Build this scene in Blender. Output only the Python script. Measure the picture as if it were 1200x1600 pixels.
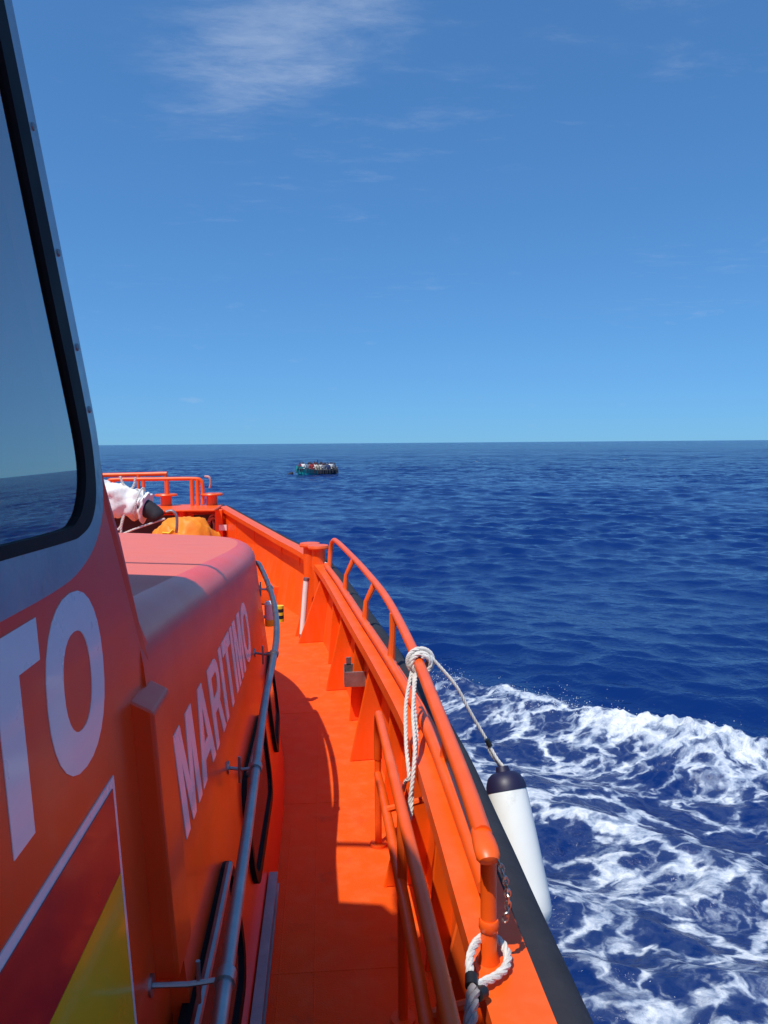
import bpy, bmesh, math, random
import numpy as np
from mathutils import Vector, Matrix
from mathutils.geometry import tessellate_polygon
random.seed(7)
for o in list(bpy.data.objects): bpy.data.objects.remove(o)
scene = bpy.context.scene
COL = scene.collection
EYE = 3.4            # eye height above the sea
DECK = 1.75          # side deck above the sea
CX = -2.3            # boat centre line

# ------------------------------------------------------------------ camera
cam_d = bpy.data.cameras.new('camera'); cam = bpy.data.objects.new('camera', cam_d); COL.objects.link(cam)
cam_d.sensor_fit = 'VERTICAL'; cam_d.sensor_height = 24.0; cam_d.lens = 24.0 * 1200 / 1600
cam_d.clip_start = 0.03; cam_d.clip_end = 120000
pitch = math.atan(108 / 1200); yaw = math.atan(95 / (1200 / math.cos(pitch))); roll = math.radians(.44)
fw = Vector((math.sin(yaw) * math.cos(pitch), math.cos(yaw) * math.cos(pitch), -math.sin(pitch)))
r0 = Vector((math.cos(yaw), -math.sin(yaw), 0)); u0 = r0.cross(fw)
Rv = r0 * math.cos(roll) - u0 * math.sin(roll); Uv = u0 * math.cos(roll) + r0 * math.sin(roll)
cam.matrix_world = Matrix(((Rv.x, Uv.x, -fw.x, 0), (Rv.y, Uv.y, -fw.y, 0), (Rv.z, Uv.z, -fw.z, EYE), (0, 0, 0, 1)))
scene.camera = cam

# ------------------------------------------------------------------ light
SX, SY = .295, .40                                   # shadow shift per metre of height
sun_dir = Vector((-SX, -SY, 1)).normalized()        # towards the sun
elev = math.asin(sun_dir.z); azim = math.atan2(sun_dir.x, sun_dir.y)
sd = bpy.data.lights.new('sun', 'SUN'); sd.energy = 4.2; sd.angle = math.radians(.53); sd.color = (1, .95, .87)
sun = bpy.data.objects.new('sun', sd); COL.objects.link(sun)
sun.rotation_euler = sun_dir.to_track_quat('Z', 'Y').to_euler(); sun.location = (0, 0, 40)

world = bpy.data.worlds.new('World'); scene.world = world; world.use_nodes = True
wt = world.node_tree; wt.nodes.clear(); L = wt.links.new
def wn(t, **k):
    n = wt.nodes.new(t)
    for a, b in k.items(): setattr(n, a, b)
    return n
sky = wn('ShaderNodeTexSky', sky_type='NISHITA', sun_disc=False, sun_elevation=elev, sun_rotation=azim,
         altitude=0, air_density=1.0, dust_density=1.0, ozone_density=10.0)
hs = wn('ShaderNodeMix', data_type='RGBA', blend_type='MULTIPLY'); hs.inputs['Factor'].default_value = 1      # the camera's white balance
gm = wn('ShaderNodeGamma'); gm.inputs[1].default_value = .8; L(sky.outputs[0], gm.inputs[0])      # and its soft contrast
L(gm.outputs[0], hs.inputs['A']); hs.inputs['B'].default_value = (.60, 1.03, 1.33, 1)
# look the sky up three degrees higher, past the murk of the lowest air
tcs = wn('ShaderNodeTexCoord'); upv = wn('ShaderNodeVectorMath', operation='ADD'); L(tcs.outputs['Generated'], upv.inputs[0]); upv.inputs[1].default_value = (0, 0, .062)
nrv = wn('ShaderNodeVectorMath', operation='NORMALIZE'); L(upv.outputs[0], nrv.inputs[0]); L(nrv.outputs[0], sky.inputs['Vector'])
# thin cirrus and a few puffs near the horizon, on a flat cloud layer
tc = wn('ShaderNodeTexCoord'); sep = wn('ShaderNodeSeparateXYZ'); L(tc.outputs['Generated'], sep.inputs[0])
def wm(op, a, b=None, c=None):
    n = wn('ShaderNodeMath', operation=op)
    for i, v in enumerate((a, b, c)):
        if v is None: continue
        if isinstance(v, (int, float)): n.inputs[i].default_value = v
        else: L(v, n.inputs[i])
    return n.outputs[0]
zz = wm('MAXIMUM', sep.outputs[2], .02)
px = wm('DIVIDE', sep.outputs[0], zz); py = wm('DIVIDE', sep.outputs[1], zz)
cmb = wn('ShaderNodeCombineXYZ'); L(px, cmb.inputs[0]); L(py, cmb.inputs[1])
def wnoise(vec, scale, detail, rough, dist=0):
    n = wn('ShaderNodeTexNoise'); n.inputs['Scale'].default_value = scale; n.inputs['Detail'].default_value = detail
    n.inputs['Roughness'].default_value = rough; n.inputs['Distortion'].default_value = dist
    L(vec, n.inputs['Vector']); return n.outputs['Fac']
def wramp(v, a, b):
    n = wn('ShaderNodeMapRange', interpolation_type='SMOOTHSTEP'); L(v, n.inputs[0])
    n.inputs[1].default_value = a; n.inputs[2].default_value = b; return n.outputs[0]
# the cirrus bank: an ellipse of the cloud layer ahead and to port
ex = wm('DIVIDE', wm('SUBTRACT', px, -.10), .66); ey = wm('DIVIDE', wm('SUBTRACT', wm('ADD', py, wm('MULTIPLY', px, .9)), 1.93), .82)
rad = wm('SQRT', wm('ADD', wm('MULTIPLY', ex, ex), wm('MULTIPLY', ey, ey)))
bank = wramp(rad, 1.15, .1)
mp = wn('ShaderNodeMapping'); L(cmb.outputs[0], mp.inputs[0]); mp.inputs['Rotation'].default_value = (0, 0, .5); mp.inputs['Scale'].default_value = (1.0, 1.9, 1)
fb = wnoise(mp.outputs[0], 3.4, 12, .68, .25)
lowf = wnoise(cmb.outputs[0], .55, 3, .5)
thin = wramp(wm('ADD', wm('MULTIPLY', bank, .36), wm('MULTIPLY', fb, .75)), .48, .98)
veil = wm('MULTIPLY', wramp(wm('ADD', wm('MULTIPLY', fb, .6), wm('MULTIPLY', lowf, .5)), .58, .85), wm('MULTIPLY', wramp(sep.outputs[2], .06, .25), .28))
mp2 = wn('ShaderNodeMapping'); L(tc.outputs['Generated'], mp2.inputs[0]); mp2.inputs['Scale'].default_value = (1, 1, 3.2)
puff = wnoise(mp2.outputs[0], 16, 5, .55)
puffm = wm('MULTIPLY', wm('MULTIPLY', wramp(puff, .64, .76), wramp(sep.outputs[2], .30, .12)), .16)
cl = wm('MINIMUM', wm('ADD', wm('ADD', wm('MULTIPLY', wm('MULTIPLY', thin, bank), .58), veil), puffm), 1.0)
mixc = wn('ShaderNodeMix', data_type='RGBA'); L(cl, mixc.inputs['Factor']); L(hs.outputs['Result'], mixc.inputs['A'])
mixc.inputs['B'].default_value = (3.0, 3.7, 5.0, 1)
bg = wn('ShaderNodeBackground'); bg.inputs['Strength'].default_value = .145; L(mixc.outputs['Result'], bg.inputs['Color'])
wo = wn('ShaderNodeOutputWorld'); L(bg.outputs[0], wo.inputs[0])
scene.view_settings.view_transform = 'Standard'; scene.view_settings.look = 'None'
scene.view_settings.gamma = 1; scene.view_settings.exposure = .08

# ------------------------------------------------------------------ materials
def new_mat(name):
    m = bpy.data.materials.new(name); m.use_nodes = True
    return m, m.node_tree, m.node_tree.nodes['Principled BSDF']
def paint(name, c1, c2=None, rough=.3, metal=0., nscale=4., bump=.0, bscale=60., coat=0., spec=.5, stain=None, stain_amt=.0, rvar=.12, grime_scale=9., salt=0., rust=0.):
    """colour c1 mottled with c2, uneven gloss, fine relief, patches of stain"""
    m, t, b = new_mat(name); N = t.nodes.new; K = t.links.new
    tcd = N('ShaderNodeTexCoord')
    n1 = N('ShaderNodeTexNoise'); n1.inputs['Scale'].default_value = nscale; n1.inputs['Detail'].default_value = 6; n1.inputs['Roughness'].default_value = .6
    K(tcd.outputs['Object'], n1.inputs['Vector'])
    rg = N('ShaderNodeMapRange'); rg.inputs[1].default_value = .3; rg.inputs[2].default_value = .7; K(n1.outputs['Fac'], rg.inputs[0])
    mx = N('ShaderNodeMix'); mx.data_type = 'RGBA'; K(rg.outputs[0], mx.inputs['Factor'])
    mx.inputs['A'].default_value = (*c1, 1); mx.inputs['B'].default_value = (*(c2 or c1), 1)
    col = mx.outputs['Result']
    if stain_amt > 0:
        n2 = N('ShaderNodeTexNoise'); n2.inputs['Scale'].default_value = grime_scale; n2.inputs['Detail'].default_value = 9; n2.inputs['Roughness'].default_value = .7
        K(tcd.outputs['Object'], n2.inputs['Vector'])
        r2 = N('ShaderNodeMapRange'); r2.inputs[1].default_value = .58; r2.inputs[2].default_value = .74; r2.inputs[4].default_value = stain_amt; K(n2.outputs['Fac'], r2.inputs[0])
        m2 = N('ShaderNodeMix'); m2.data_type = 'RGBA'; K(r2.outputs[0], m2.inputs['Factor']); K(col, m2.inputs['A']); m2.inputs['B'].default_value = (*stain, 1)
        col = m2.outputs['Result']
    if salt > 0:                                                   # dried salt and chalking that ran down
        mpp = N('ShaderNodeMapping'); mpp.inputs['Scale'].default_value = (1, 1, .16); K(tcd.outputs['Object'], mpp.inputs[0])
        n5 = N('ShaderNodeTexNoise'); n5.inputs['Scale'].default_value = 11; n5.inputs['Detail'].default_value = 8; n5.inputs['Roughness'].default_value = .65; K(mpp.outputs[0], n5.inputs['Vector'])
        r5 = N('ShaderNodeMapRange'); r5.inputs[1].default_value = .46; r5.inputs[2].default_value = .78; r5.inputs[4].default_value = salt; K(n5.outputs['Fac'], r5.inputs[0])
        m5 = N('ShaderNodeMix'); m5.data_type = 'RGBA'; K(r5.outputs[0], m5.inputs['Factor']); K(col, m5.inputs['A']); m5.inputs['B'].default_value = (.80, .27, .12, 1); col = m5.outputs['Result']
    if rust > 0:                                                   # chips and rust specks
        n6 = N('ShaderNodeTexNoise'); n6.inputs['Scale'].default_value = 23; n6.inputs['Detail'].default_value = 6; n6.inputs['Roughness'].default_value = .75; K(tcd.outputs['Object'], n6.inputs['Vector'])
        r6 = N('ShaderNodeMapRange'); r6.inputs[1].default_value = .70; r6.inputs[2].default_value = .76; r6.inputs[4].default_value = rust; K(n6.outputs['Fac'], r6.inputs[0])
        m6 = N('ShaderNodeMix'); m6.data_type = 'RGBA'; K(r6.outputs[0], m6.inputs['Factor']); K(col, m6.inputs['A']); m6.inputs['B'].default_value = (.16, .035, .012, 1); col = m6.outputs['Result']
    K(col, b.inputs['Base Color'])
    rr = N('ShaderNodeMapRange'); rr.inputs[3].default_value = max(.03, rough - rvar); rr.inputs[4].default_value = min(1, rough + rvar)
    n3 = N('ShaderNodeTexNoise'); n3.inputs['Scale'].default_value = nscale * 2.3; n3.inputs['Detail'].default_value = 5; K(tcd.outputs['Object'], n3.inputs['Vector'])
    K(n3.outputs['Fac'], rr.inputs[0]); K(rr.outputs[0], b.inputs['Roughness'])
    b.inputs['Metallic'].default_value = metal; b.inputs['Specular IOR Level'].default_value = spec
    b.inputs['Coat Weight'].default_value = coat; b.inputs['Coat Roughness'].default_value = .08
    if bump > 0:
        n4 = N('ShaderNodeTexNoise'); n4.inputs['Scale'].default_value = bscale; n4.inputs['Detail'].default_value = 4; K(tcd.outputs['Object'], n4.inputs['Vector'])
        bp = N('ShaderNodeBump'); bp.inputs['Strength'].default_value = bump; bp.inputs['Distance'].default_value = .01
        K(n4.outputs['Fac'], bp.inputs['Height']); K(bp.outputs[0], b.inputs['Normal'])
    return m
OR1, OR2 = (.88, .108, .004), (.84, .092, .004)
M = {}
M['orange'] = paint('orange_paint', OR1, OR2, .38, nscale=3, bump=.10, bscale=9, stain=(.62, .10, .03), stain_amt=.4, salt=.22, rust=.7)
M['orange_gloss'] = paint('orange_gloss_paint', (.94, .060, .006), (.90, .054, .008), .32, nscale=2.2, bump=.10, bscale=3.5, coat=.10, spec=.42, salt=.14, rust=.5, stain=(.55, .08, .05), stain_amt=.3, rvar=.06)
M['orange_top'] = paint('orange_chalky_paint', (.78, .165, .11), (.72, .165, .125), .55, nscale=3.5, spec=.35, bump=.10, bscale=90, coat=.0, stain=(.60, .20, .15), stain_amt=.5)
M['orange_deck'] = paint('orange_nonskid', (.88, .100, .003), (.82, .084, .004), .62, nscale=2.4, spec=.3, bump=.40, bscale=220, stain=(.40, .055, .02), stain_amt=.6, grime_scale=5., salt=.22, rust=.8)
M['orange_cloth'] = paint('orange_tarpaulin', (.88, .27, .005), (.84, .22, .005), .6, nscale=8, bump=.2, bscale=40)
M['steel'] = paint('stainless', (.42, .42, .43), (.32, .32, .34), .42, metal=1, nscale=14, bump=.05, bscale=120)
M['steel_dull'] = paint('dull_steel', (.40, .40, .42), (.28, .27, .28), .5, metal=.9, nscale=18, bump=.1, bscale=150, stain=(.20, .11, .07), stain_amt=.5)
M['alu'] = paint('window_frame_alloy', (.42, .44, .47), (.34, .36, .39), .38, metal=.85, nscale=10, bump=.06, bscale=90, stain=(.16, .11, .09), stain_amt=.8, grime_scale=13)
M['black_rubber'] = paint('black_rubber', (.022, .022, .028), (.034, .033, .040), .7, nscale=9, spec=.25, bump=.12, bscale=50, stain=(.07, .065, .06), stain_amt=.35)
M['gasket'] = paint('gasket_rubber', (.010, .009, .011), None, .6, spec=.12)
M['white_paint'] = paint('white_vinyl', (.74, .75, .77), (.68, .69, .72), .3, nscale=5, coat=.3)
M['white_pvc'] = paint('white_vinyl_fender', (.80, .81, .77), (.74, .75, .71), .38, nscale=6, stain=(.36, .35, .31), stain_amt=.5)
M['navy'] = paint('navy_vinyl', (.011, .009, .034), (.014, .011, .045), .5, nscale=6)
M['rope'] = paint('white_rope', (.74, .71, .66), (.55, .52, .48), .85, nscale=60, bump=.3, bscale=300)
M['rope_grey'] = paint('grey_rope', (.34, .30, .29), (.22, .19, .19), .9, nscale=60, bump=.3, bscale=300)
M['rope_pink'] = paint('faded_pink_rope', (.62, .36, .32), (.45, .25, .24), .9, nscale=50)
M['canvas'] = paint('white_canvas', (.80, .79, .77), (.70, .68, .66), .8, nscale=9, bump=.3, bscale=30)
M['black'] = paint('black_tape', (.012, .012, .013), None, .5)
M['yellow'] = paint('flag_yellow', (.75, .50, .01), (.68, .44, .012), .32, coat=.3)
M['crimson'] = paint('flag_red', (.42, .008, .018), (.36, .007, .02), .32, coat=.3)
M['yellow_tape'] = paint('yellow_tape', (.85, .55, .02), None, .45)
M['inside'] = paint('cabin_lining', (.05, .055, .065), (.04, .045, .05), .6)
M['tealhull'] = paint('teal_paint', (.02, .42, .38), (.015, .34, .34), .45)
M['darkhull'] = paint('dark_hull_paint', (.03, .04, .06), (.04, .05, .07), .5)
M['chrome'] = paint('galvanised_chain', (.55, .54, .52), (.38, .33, .28), .35, metal=1, nscale=40)
def glass_mat(name, tint, rough=.01, refl_ior=1.5):
    m = bpy.data.materials.new(name); m.use_nodes = True; t = m.node_tree; t.nodes.clear()
    tr = t.nodes.new('ShaderNodeBsdfTransparent'); tr.inputs[0].default_value = (*tint, 1)
    gl = t.nodes.new('ShaderNodeBsdfGlossy'); gl.inputs['Roughness'].default_value = rough
    lw = t.nodes.new('ShaderNodeLayerWeight'); lw.inputs['Blend'].default_value = .5
    pw = t.nodes.new('ShaderNodeMath'); pw.operation = 'POWER'; pw.inputs[1].default_value = 4; t.links.new(lw.outputs['Facing'], pw.inputs[0])
    fr = t.nodes.new('ShaderNodeMapRange'); fr.inputs[3].default_value = refl_ior; fr.inputs[4].default_value = .95; t.links.new(pw.outputs[0], fr.inputs[0])
    mx = t.nodes.new('ShaderNodeMixShader'); out = t.nodes.new('ShaderNodeOutputMaterial')
    t.links.new(fr.outputs[0], mx.inputs[0]); t.links.new(tr.outputs[0], mx.inputs[1]); t.links.new(gl.outputs[0], mx.inputs[2]); t.links.new(mx.outputs[0], out.inputs[0])
    return m
M['glass'] = glass_mat('tinted_glass', (.80, .86, .90), .012, .46)
M['dark_glass'] = paint('dark_cabin_glass', (.02, .024, .032), None, .08, rvar=.02, spec=.7)

# ------------------------------------------------------------------ mesh helpers
class MB:
    def __init__(s): s.v = []; s.f = []
    def add(s, v, f):
        n = len(s.v); s.v += [Vector(p) for p in v]; s.f += [tuple(i + n for i in q) for q in f]; return s
    def box(s, c, size, rot=None):
        hx, hy, hz = [k / 2 for k in size]; c = Vector(c)
        P = [Vector((x, y, z)) for x in (-hx, hx) for y in (-hy, hy) for z in (-hz, hz)]
        if rot is not None: P = [rot @ p for p in P]
        return s.add([c + p for p in P], [(0, 1, 3, 2), (4, 6, 7, 5), (0, 4, 5, 1), (2, 3, 7, 6), (0, 2, 6, 4), (1, 5, 7, 3)])
    def tube(s, pts, r, seg=10, closed=False, cap=True, flat=1.0):
        P = [Vector(p) for p in pts]; n = len(P)
        rs = r if isinstance(r, (list, tuple)) else [r] * n
        T = []
        for i in range(n):
            a = P[(i - 1) % n] if (closed or i > 0) else P[i]; b = P[(i + 1) % n] if (closed or i < n - 1) else P[i]
            T.append((b - a).normalized() if (b - a).length > 1e-9 else Vector((0, 0, 1)))
        up = Vector((0, 0, 1)) if abs(T[0].z) < .9 else Vector((1, 0, 0))
        u = (up - T[0] * up.dot(T[0])).normalized(); V = []
        for i in range(n):
            u = (u - T[i] * u.dot(T[i])).normalized(); w = T[i].cross(u)
            for k in range(seg):
                a = 2 * math.pi * k / seg; V.append(P[i] + u * (rs[i] * flat * math.cos(a)) + w * (rs[i] * math.sin(a)))
        Fc = []
        for i in range(n if closed else n - 1):
            j = (i + 1) % n
            for k in range(seg): Fc.append((i * seg + k, i * seg + (k + 1) % seg, j * seg + (k + 1) % seg, j * seg + k))
        if cap and not closed: Fc += [tuple(reversed(range(seg))), tuple(range((n - 1) * seg, n * seg))]
        return s.add(V, Fc)
    def cyl(s, a, b, r, seg=16, r2=None): return s.tube([a, b], [r, r if r2 is None else r2], seg)
    def loft(s, rings, closed=False, cap0=False, cap1=False):
        n = len(rings[0]); V = [p for r in rings for p in r]; Fc = []
        for i in range(len(rings) - 1):
            for k in range(n if closed else n - 1):
                q = (k + 1) % n; Fc.append((i * n + k, i * n + q, (i + 1) * n + q, (i + 1) * n + k))
        if cap0: Fc.append(tuple(reversed(range(n))))
        if cap1: Fc.append(tuple(range((len(rings) - 1) * n, len(rings) * n)))
        return s.add(V, Fc)
    def plate(s, outer, holes, fmap, nrm, th):
        """flat (or gently curved) plate: outline and holes in 2D, fmap(u,v)->front point, thickness th against nrm"""
        nrm = Vector(nrm); loops = [outer] + list(holes)
        flat = [Vector((p[0], p[1], 0)) for lp in loops for p in lp]
        tris = tessellate_polygon([[Vector((p[0], p[1], 0)) for p in lp] for lp in loops])
        front = [Vector(fmap(p.x, p.y)) for p in flat]; back = [p - nrm * th for p in front]; n = len(front)
        Fc = [tuple(t) for t in tris] + [tuple(i + n for i in reversed(t)) for t in tris]; o = 0
        for lp in loops:
            k = len(lp)
            for i in range(k): a, b = o + i, o + (i + 1) % k; Fc.append((a, b, b + n, a + n))
            o += k
        return s.add(front + back, Fc)
    def rope(s, pts, R, pitch=None, strands=3, seg=6):
        P = resample(pts, R * .7); pitch = pitch or R * 7; fr = frames(P); acc = 0; S = [[] for _ in range(strands)]
        for i, p in enumerate(P):
            if i: acc += (p - P[i - 1]).length
            t, u, w = fr[i]
            for k in range(strands):
                a = 2 * math.pi * (k / strands + acc / pitch); S[k].append(p + (u * math.cos(a) + w * math.sin(a)) * R * .5)
        for q in S: s.tube(q, R * .56, seg)
        return s
    def build(s, name, mat, parent=None, smooth=False, bevel=0., angle=35, origin=None):
        me = bpy.data.meshes.new(name); off = ROOT.get(parent, Vector((0, 0, 0))) if origin is None else Vector(origin)
        me.from_pydata([p - off for p in s.v], [], s.f)
        bm = bmesh.new(); bm.from_mesh(me); bmesh.ops.remove_doubles(bm, verts=bm.verts, dist=1e-5); bmesh.ops.recalc_face_normals(bm, faces=bm.faces)
        bm.to_mesh(me); bm.free()
        if mat is not None: me.materials.append(M[mat] if isinstance(mat, str) else mat)
        o = bpy.data.objects.new(name, me); COL.objects.link(o)
        if parent is not None:
            o.parent = parent; ROOT[o] = off
            if origin is not None: o.location = off - ROOT[parent]
        else:
            o.location = off if origin is not None else (0, 0, 0); ROOT[o] = off if origin is not None else Vector((0, 0, 0))
        if smooth:
            me.polygons.foreach_set('use_smooth', [True] * len(me.polygons))
            me.set_sharp_from_angle(angle=math.radians(angle))
        if bevel > 0:
            bv = o.modifiers.new('bevel', 'BEVEL'); bv.width = bevel; bv.segments = 2; bv.limit_method = 'ANGLE'; bv.angle_limit = math.radians(40)
        return o
ROOT = {}
def empty(name, loc):
    o = bpy.data.objects.new(name, None); COL.objects.link(o); o.location = loc; ROOT[o] = Vector(loc); return o
def tag(o, label=None, cat=None, group=None, kind=None):
    for k, v in (('label', label), ('category', cat), ('group', group), ('kind', kind)):
        if v: o[k] = v
    return o
def cat(pts, n=8, closed=False):
    """Catmull-Rom through pts"""
    P = [Vector(p) for p in pts]; N = len(P); out = []
    for i in range(N if closed else N - 1):
        if closed: a, b, c, d = P[(i - 1) % N], P[i], P[(i + 1) % N], P[(i + 2) % N]
        else: b, c = P[i], P[i + 1]; a = P[i - 1] if i else b * 2 - c; d = P[i + 2] if i + 2 < N else c * 2 - b
        for k in range(n):
            t = k / n; out.append(.5 * ((2 * b) + (c - a) * t + (2 * a - 5 * b + 4 * c - d) * t * t + (3 * b - a - 3 * c + d) * t ** 3))
    if not closed: out.append(P[-1])
    return out
def resample(pts, step):
    P = [Vector(p) for p in pts]; out = [P[0]]; carry = 0.
    for a, b in zip(P, P[1:]):
        d = (b - a).length; t = step - carry
        while t <= d and d > 0: out.append(a.lerp(b, t / d)); t += step
        carry = d - (t - step)
    return out
def frames(P):
    n = len(P); out = []; u = None
    for i in range(n):
        t = (P[min(i + 1, n - 1)] - P[max(i - 1, 0)]).normalized()
        if u is None: up = Vector((0, 0, 1)) if abs(t.z) < .9 else Vector((1, 0, 0)); u = up
        u = (u - t * u.dot(t)).normalized(); out.append((t, u, t.cross(u)))
    return out
def lerp_tab(tab, y):
    if y <= tab[0][0]: return tab[0][1]
    for (a, va), (b, vb) in zip(tab, tab[1:]):
        if y <= b: return va + (vb - va) * (y - a) / (b - a)
    return tab[-1][1]

# ------------------------------------------------------------------ the sea
def build_sea():
    rng = np.random.default_rng(11)
    # rings: fine near the boat, growing outwards to beyond the horizon
    r = [1.2]
    while r[-1] < 3.6: r.append(r[-1] * 1.02)
    while r[-1] < 200: r.append(r[-1] * 1.0062 + .002)
    while r[-1] < 420: r.append(r[-1] * 1.011)
    while r[-1] < 60000: r.append(r[-1] * 1.05)
    r = np.array(r); spacing = np.gradient(r)
    ang = np.concatenate([np.radians(np.arange(-36, 50, .105)), np.radians(np.arange(50, 324, 2.0))])
    RR, AA = np.meshgrid(r, ang, indexing='ij'); SPc = np.broadcast_to(spacing[:, None], RR.shape)
    X = (RR * np.sin(AA)).ravel(); Y = (RR * np.cos(AA)).ravel(); Rf = RR.ravel(); SPf = SPc.ravel()
    lam = np.exp(np.linspace(math.log(.26), math.log(15), 130)) * rng.uniform(.93, 1.07, 130)
    k = 2 * math.pi / lam
    th = math.radians(200) + rng.normal(0, .62, 130)               # chop running towards the camera, spread wide
    th[lam > 5] = math.radians(215) + rng.normal(0, .35, (lam > 5).sum())
    slope = .0245 * np.interp(np.log(lam), np.log([.25, .4, .9, 1.6, 3, 6, 15]), [1.5, 2.1, 2.0, 1.15, .55, .34, .24])
    amp = slope / k * rng.uniform(.6, 1.4, 130)
    ph = rng.uniform(0, 2 * math.pi, 130)
    near = Rf < 2500; xi, yi, sp = X[near], Y[near], SPf[near]
    dx = np.zeros_like(xi); dy = np.zeros_like(xi); dz = np.zeros_like(xi)
    order = np.argsort(-lam)
    # group modulation so that the chop comes in patches
    gm = 1 + .35 * np.sin(xi * .11 + yi * .17 + 1.3) * np.sin(yi * .09 - xi * .05 + .4) + .2 * np.sin(xi * .31 - yi * .23)
    for i in order:
        sel = sp < lam[i] / 1.7
        if not sel.any(): continue
        w = np.clip((lam[i] / sp[sel] - 1.7) / 1.5, 0, 1); w = w * (gm[sel] if lam[i] < 4 else 1)
        c, s_ = math.sin(th[i]), math.cos(th[i])
        arg = k[i] * (c * xi[sel] + s_ * yi[sel]) + ph[i]
        sn = np.sin(arg); cs = np.cos(arg)
        dz[sel] += w * amp[i] * cs
        dx[sel] -= w * amp[i] * .9 * c * sn; dy[sel] -= w * amp[i] * .9 * s_ * sn
    # ---- the boat's bow wave and the foam it leaves
    tab = rng.random((256, 256))
    def vnoise(x, y):
        x0 = np.floor(x).astype(int); y0 = np.floor(y).astype(int); fx = x - x0; fy = y - y0
        fx = fx * fx * (3 - 2 * fx); fy = fy * fy * (3 - 2 * fy)
        g = lambda a, b: tab[a % 256, b % 256]
        return (g(x0, y0) * (1 - fx) + g(x0 + 1, y0) * fx) * (1 - fy) + (g(x0, y0 + 1) * (1 - fx) + g(x0 + 1, y0 + 1) * fx) * fy
    def fbm(x, y, o=5):
        s = 0; a = .5
        for j in range(o): s = s + a * vnoise(x * 2 ** j + 17 * j, y * 2 ** j + 31 * j); a *= .5
        return s
    foam = np.zeros(len(X)); idx = np.nonzero(near)[0]
    box = (xi > -.5) & (xi < 14) & (yi > -14) & (yi < 13); bi = np.nonzero(box)[0]
    bx, by = xi[box], yi[box]
    d = np.array([.725, -.688]); n = np.array([.688, .725])
    t = (bx - 1.0) * d[0] + (by - 10.92) * d[1]
    q = (bx - 1.0) * n[0] + (by - 10.92) * n[1]
    q = q + .55 * (fbm(t * .55 + 3, q * .3 + 9, 3) - .5) + .22 * (fbm(t * 2.2, q * 1.4 + 5, 3) - .5) + .25 * np.clip(t - 4.9, 0, 9) ** 1.3
    ss = lambda a, b, v: (lambda z: z * z * (3 - 2 * z))(np.clip((v - a) / (b - a), 0, 1))
    Acr = np.interp(t, [-1, .3, 1.3, 2.0, 2.7, 3.4, 4.3, 4.9, 5.5, 7, 10], [.08, .13, .09, .15, .12, .23, .27, .18, .08, .05, .03])
    lump = fbm(bx * 2.4 + 40, by * 2.4 + 7, 6)
    prof = np.where(q > 0, np.exp(-(q / .22) ** 2), np.exp(-(q / .62) ** 2))
    lift = Acr * prof * (.75 + .7 * (lump - .45))
    rag = fbm(bx * 5.5 + 9, by * 5.5 + 2, 4); rag2 = 1 - np.abs(2 * fbm(bx * 9 + 1, by * 4 + 6, 3) - .95)
    lift += np.exp(-((q + .06) / .26) ** 2) * Acr * (1.0 * (rag - .47) + .35 * (rag2 - .6))
    # second, lower ridge and hollows behind the crest
    lift += .10 * np.exp(-((q + 2.1) / .45) ** 2) * ss(-1, 1, t) + .07 * np.exp(-((q + 3.6 + .2 * np.sin(t)) / .5) ** 2) - .10 * np.exp(-((q + 1.1) / .5) ** 2)
    dens = np.interp(q, [-9, -5.5, -4.6, -3.9, -3.2, -2.6, -2.1, -1.6, -1.1, -.7, -.3, .02, .22, .5],
                        [.34, .52, .58, .64, .56, .66, .66, .54, .48, .56, .60, .46, .12, 0])
    crestfoam = np.interp(t, [-1, .2, 1.2, 1.9, 2.7, 3.3, 4.8, 5.4, 7.5], [.62, .62, .42, .74, .60, .90, .92, .5, .3])
    cw = np.exp(-((q + .12) / np.interp(t, [0, 2.4, 3.2, 5], [.15, .16, .30, .28])) ** 2)
    dens = dens * (1 - cw) + (crestfoam * 1.05) * cw * ss(.42, .05, q)
    dens += .42 * (fbm(bx * .75 + 11, by * .95 + 3, 4) - .47) * ss(.2, -.6, q)
    dens *= ss(-13, -6, by) * ss(.35, -.05, q) * ss(13, 8, bx)
    dens *= 1 - .7 * ss(4.7, 5.5, t) * np.exp(-((q + .1) / .7) ** 2)
    dens = np.clip(dens - .06, 0, 1.1)
    foam[idx[bi]] = dens
    dz[bi] += lift + .030 * (fbm(bx * 5 + 3, by * 5 + 8, 4) - .47) * np.clip(dens, 0, 1) * 2.2
    dx[bi] *= (1 - .5 * np.clip(dens, 0, 1)); dy[bi] *= (1 - .5 * np.clip(dens, 0, 1))
    co = np.stack([X, Y, np.zeros_like(X)], 1)
    co[near, 0] += dx; co[near, 1] += dy; co[near, 2] += dz
    nr, na = RR.shape
    i0 = np.arange(nr - 1)[:, None] * na + np.arange(na)[None, :]; i1 = np.arange(nr - 1)[:, None] * na + (np.arange(na)[None, :] + 1) % na
    quads = np.stack([i0, i1, i1 + na, i0 + na], -1).reshape(-1, 4)[:, ::-1]
    # close the middle, under the boat
    me = bpy.data.meshes.new('sea'); nv = len(co); nq = len(quads)
    me.vertices.add(nv); me.vertices.foreach_set('co', co.astype(np.float32).ravel())
    me.loops.add(nq * 4); me.loops.foreach_set('vertex_index', quads.astype(np.int32).ravel())
    me.polygons.add(nq); me.polygons.foreach_set('loop_start', np.arange(0, nq * 4, 4, dtype=np.int32)); me.polygons.foreach_set('loop_total', np.full(nq, 4, dtype=np.int32))
    me.update(calc_edges=True); me.polygons.foreach_set('use_smooth', np.ones(nq, dtype=bool))
    at = me.attributes.new('foam', 'FLOAT', 'POINT'); at.data.foreach_set('value', foam.astype(np.float32))
    me.validate()
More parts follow.
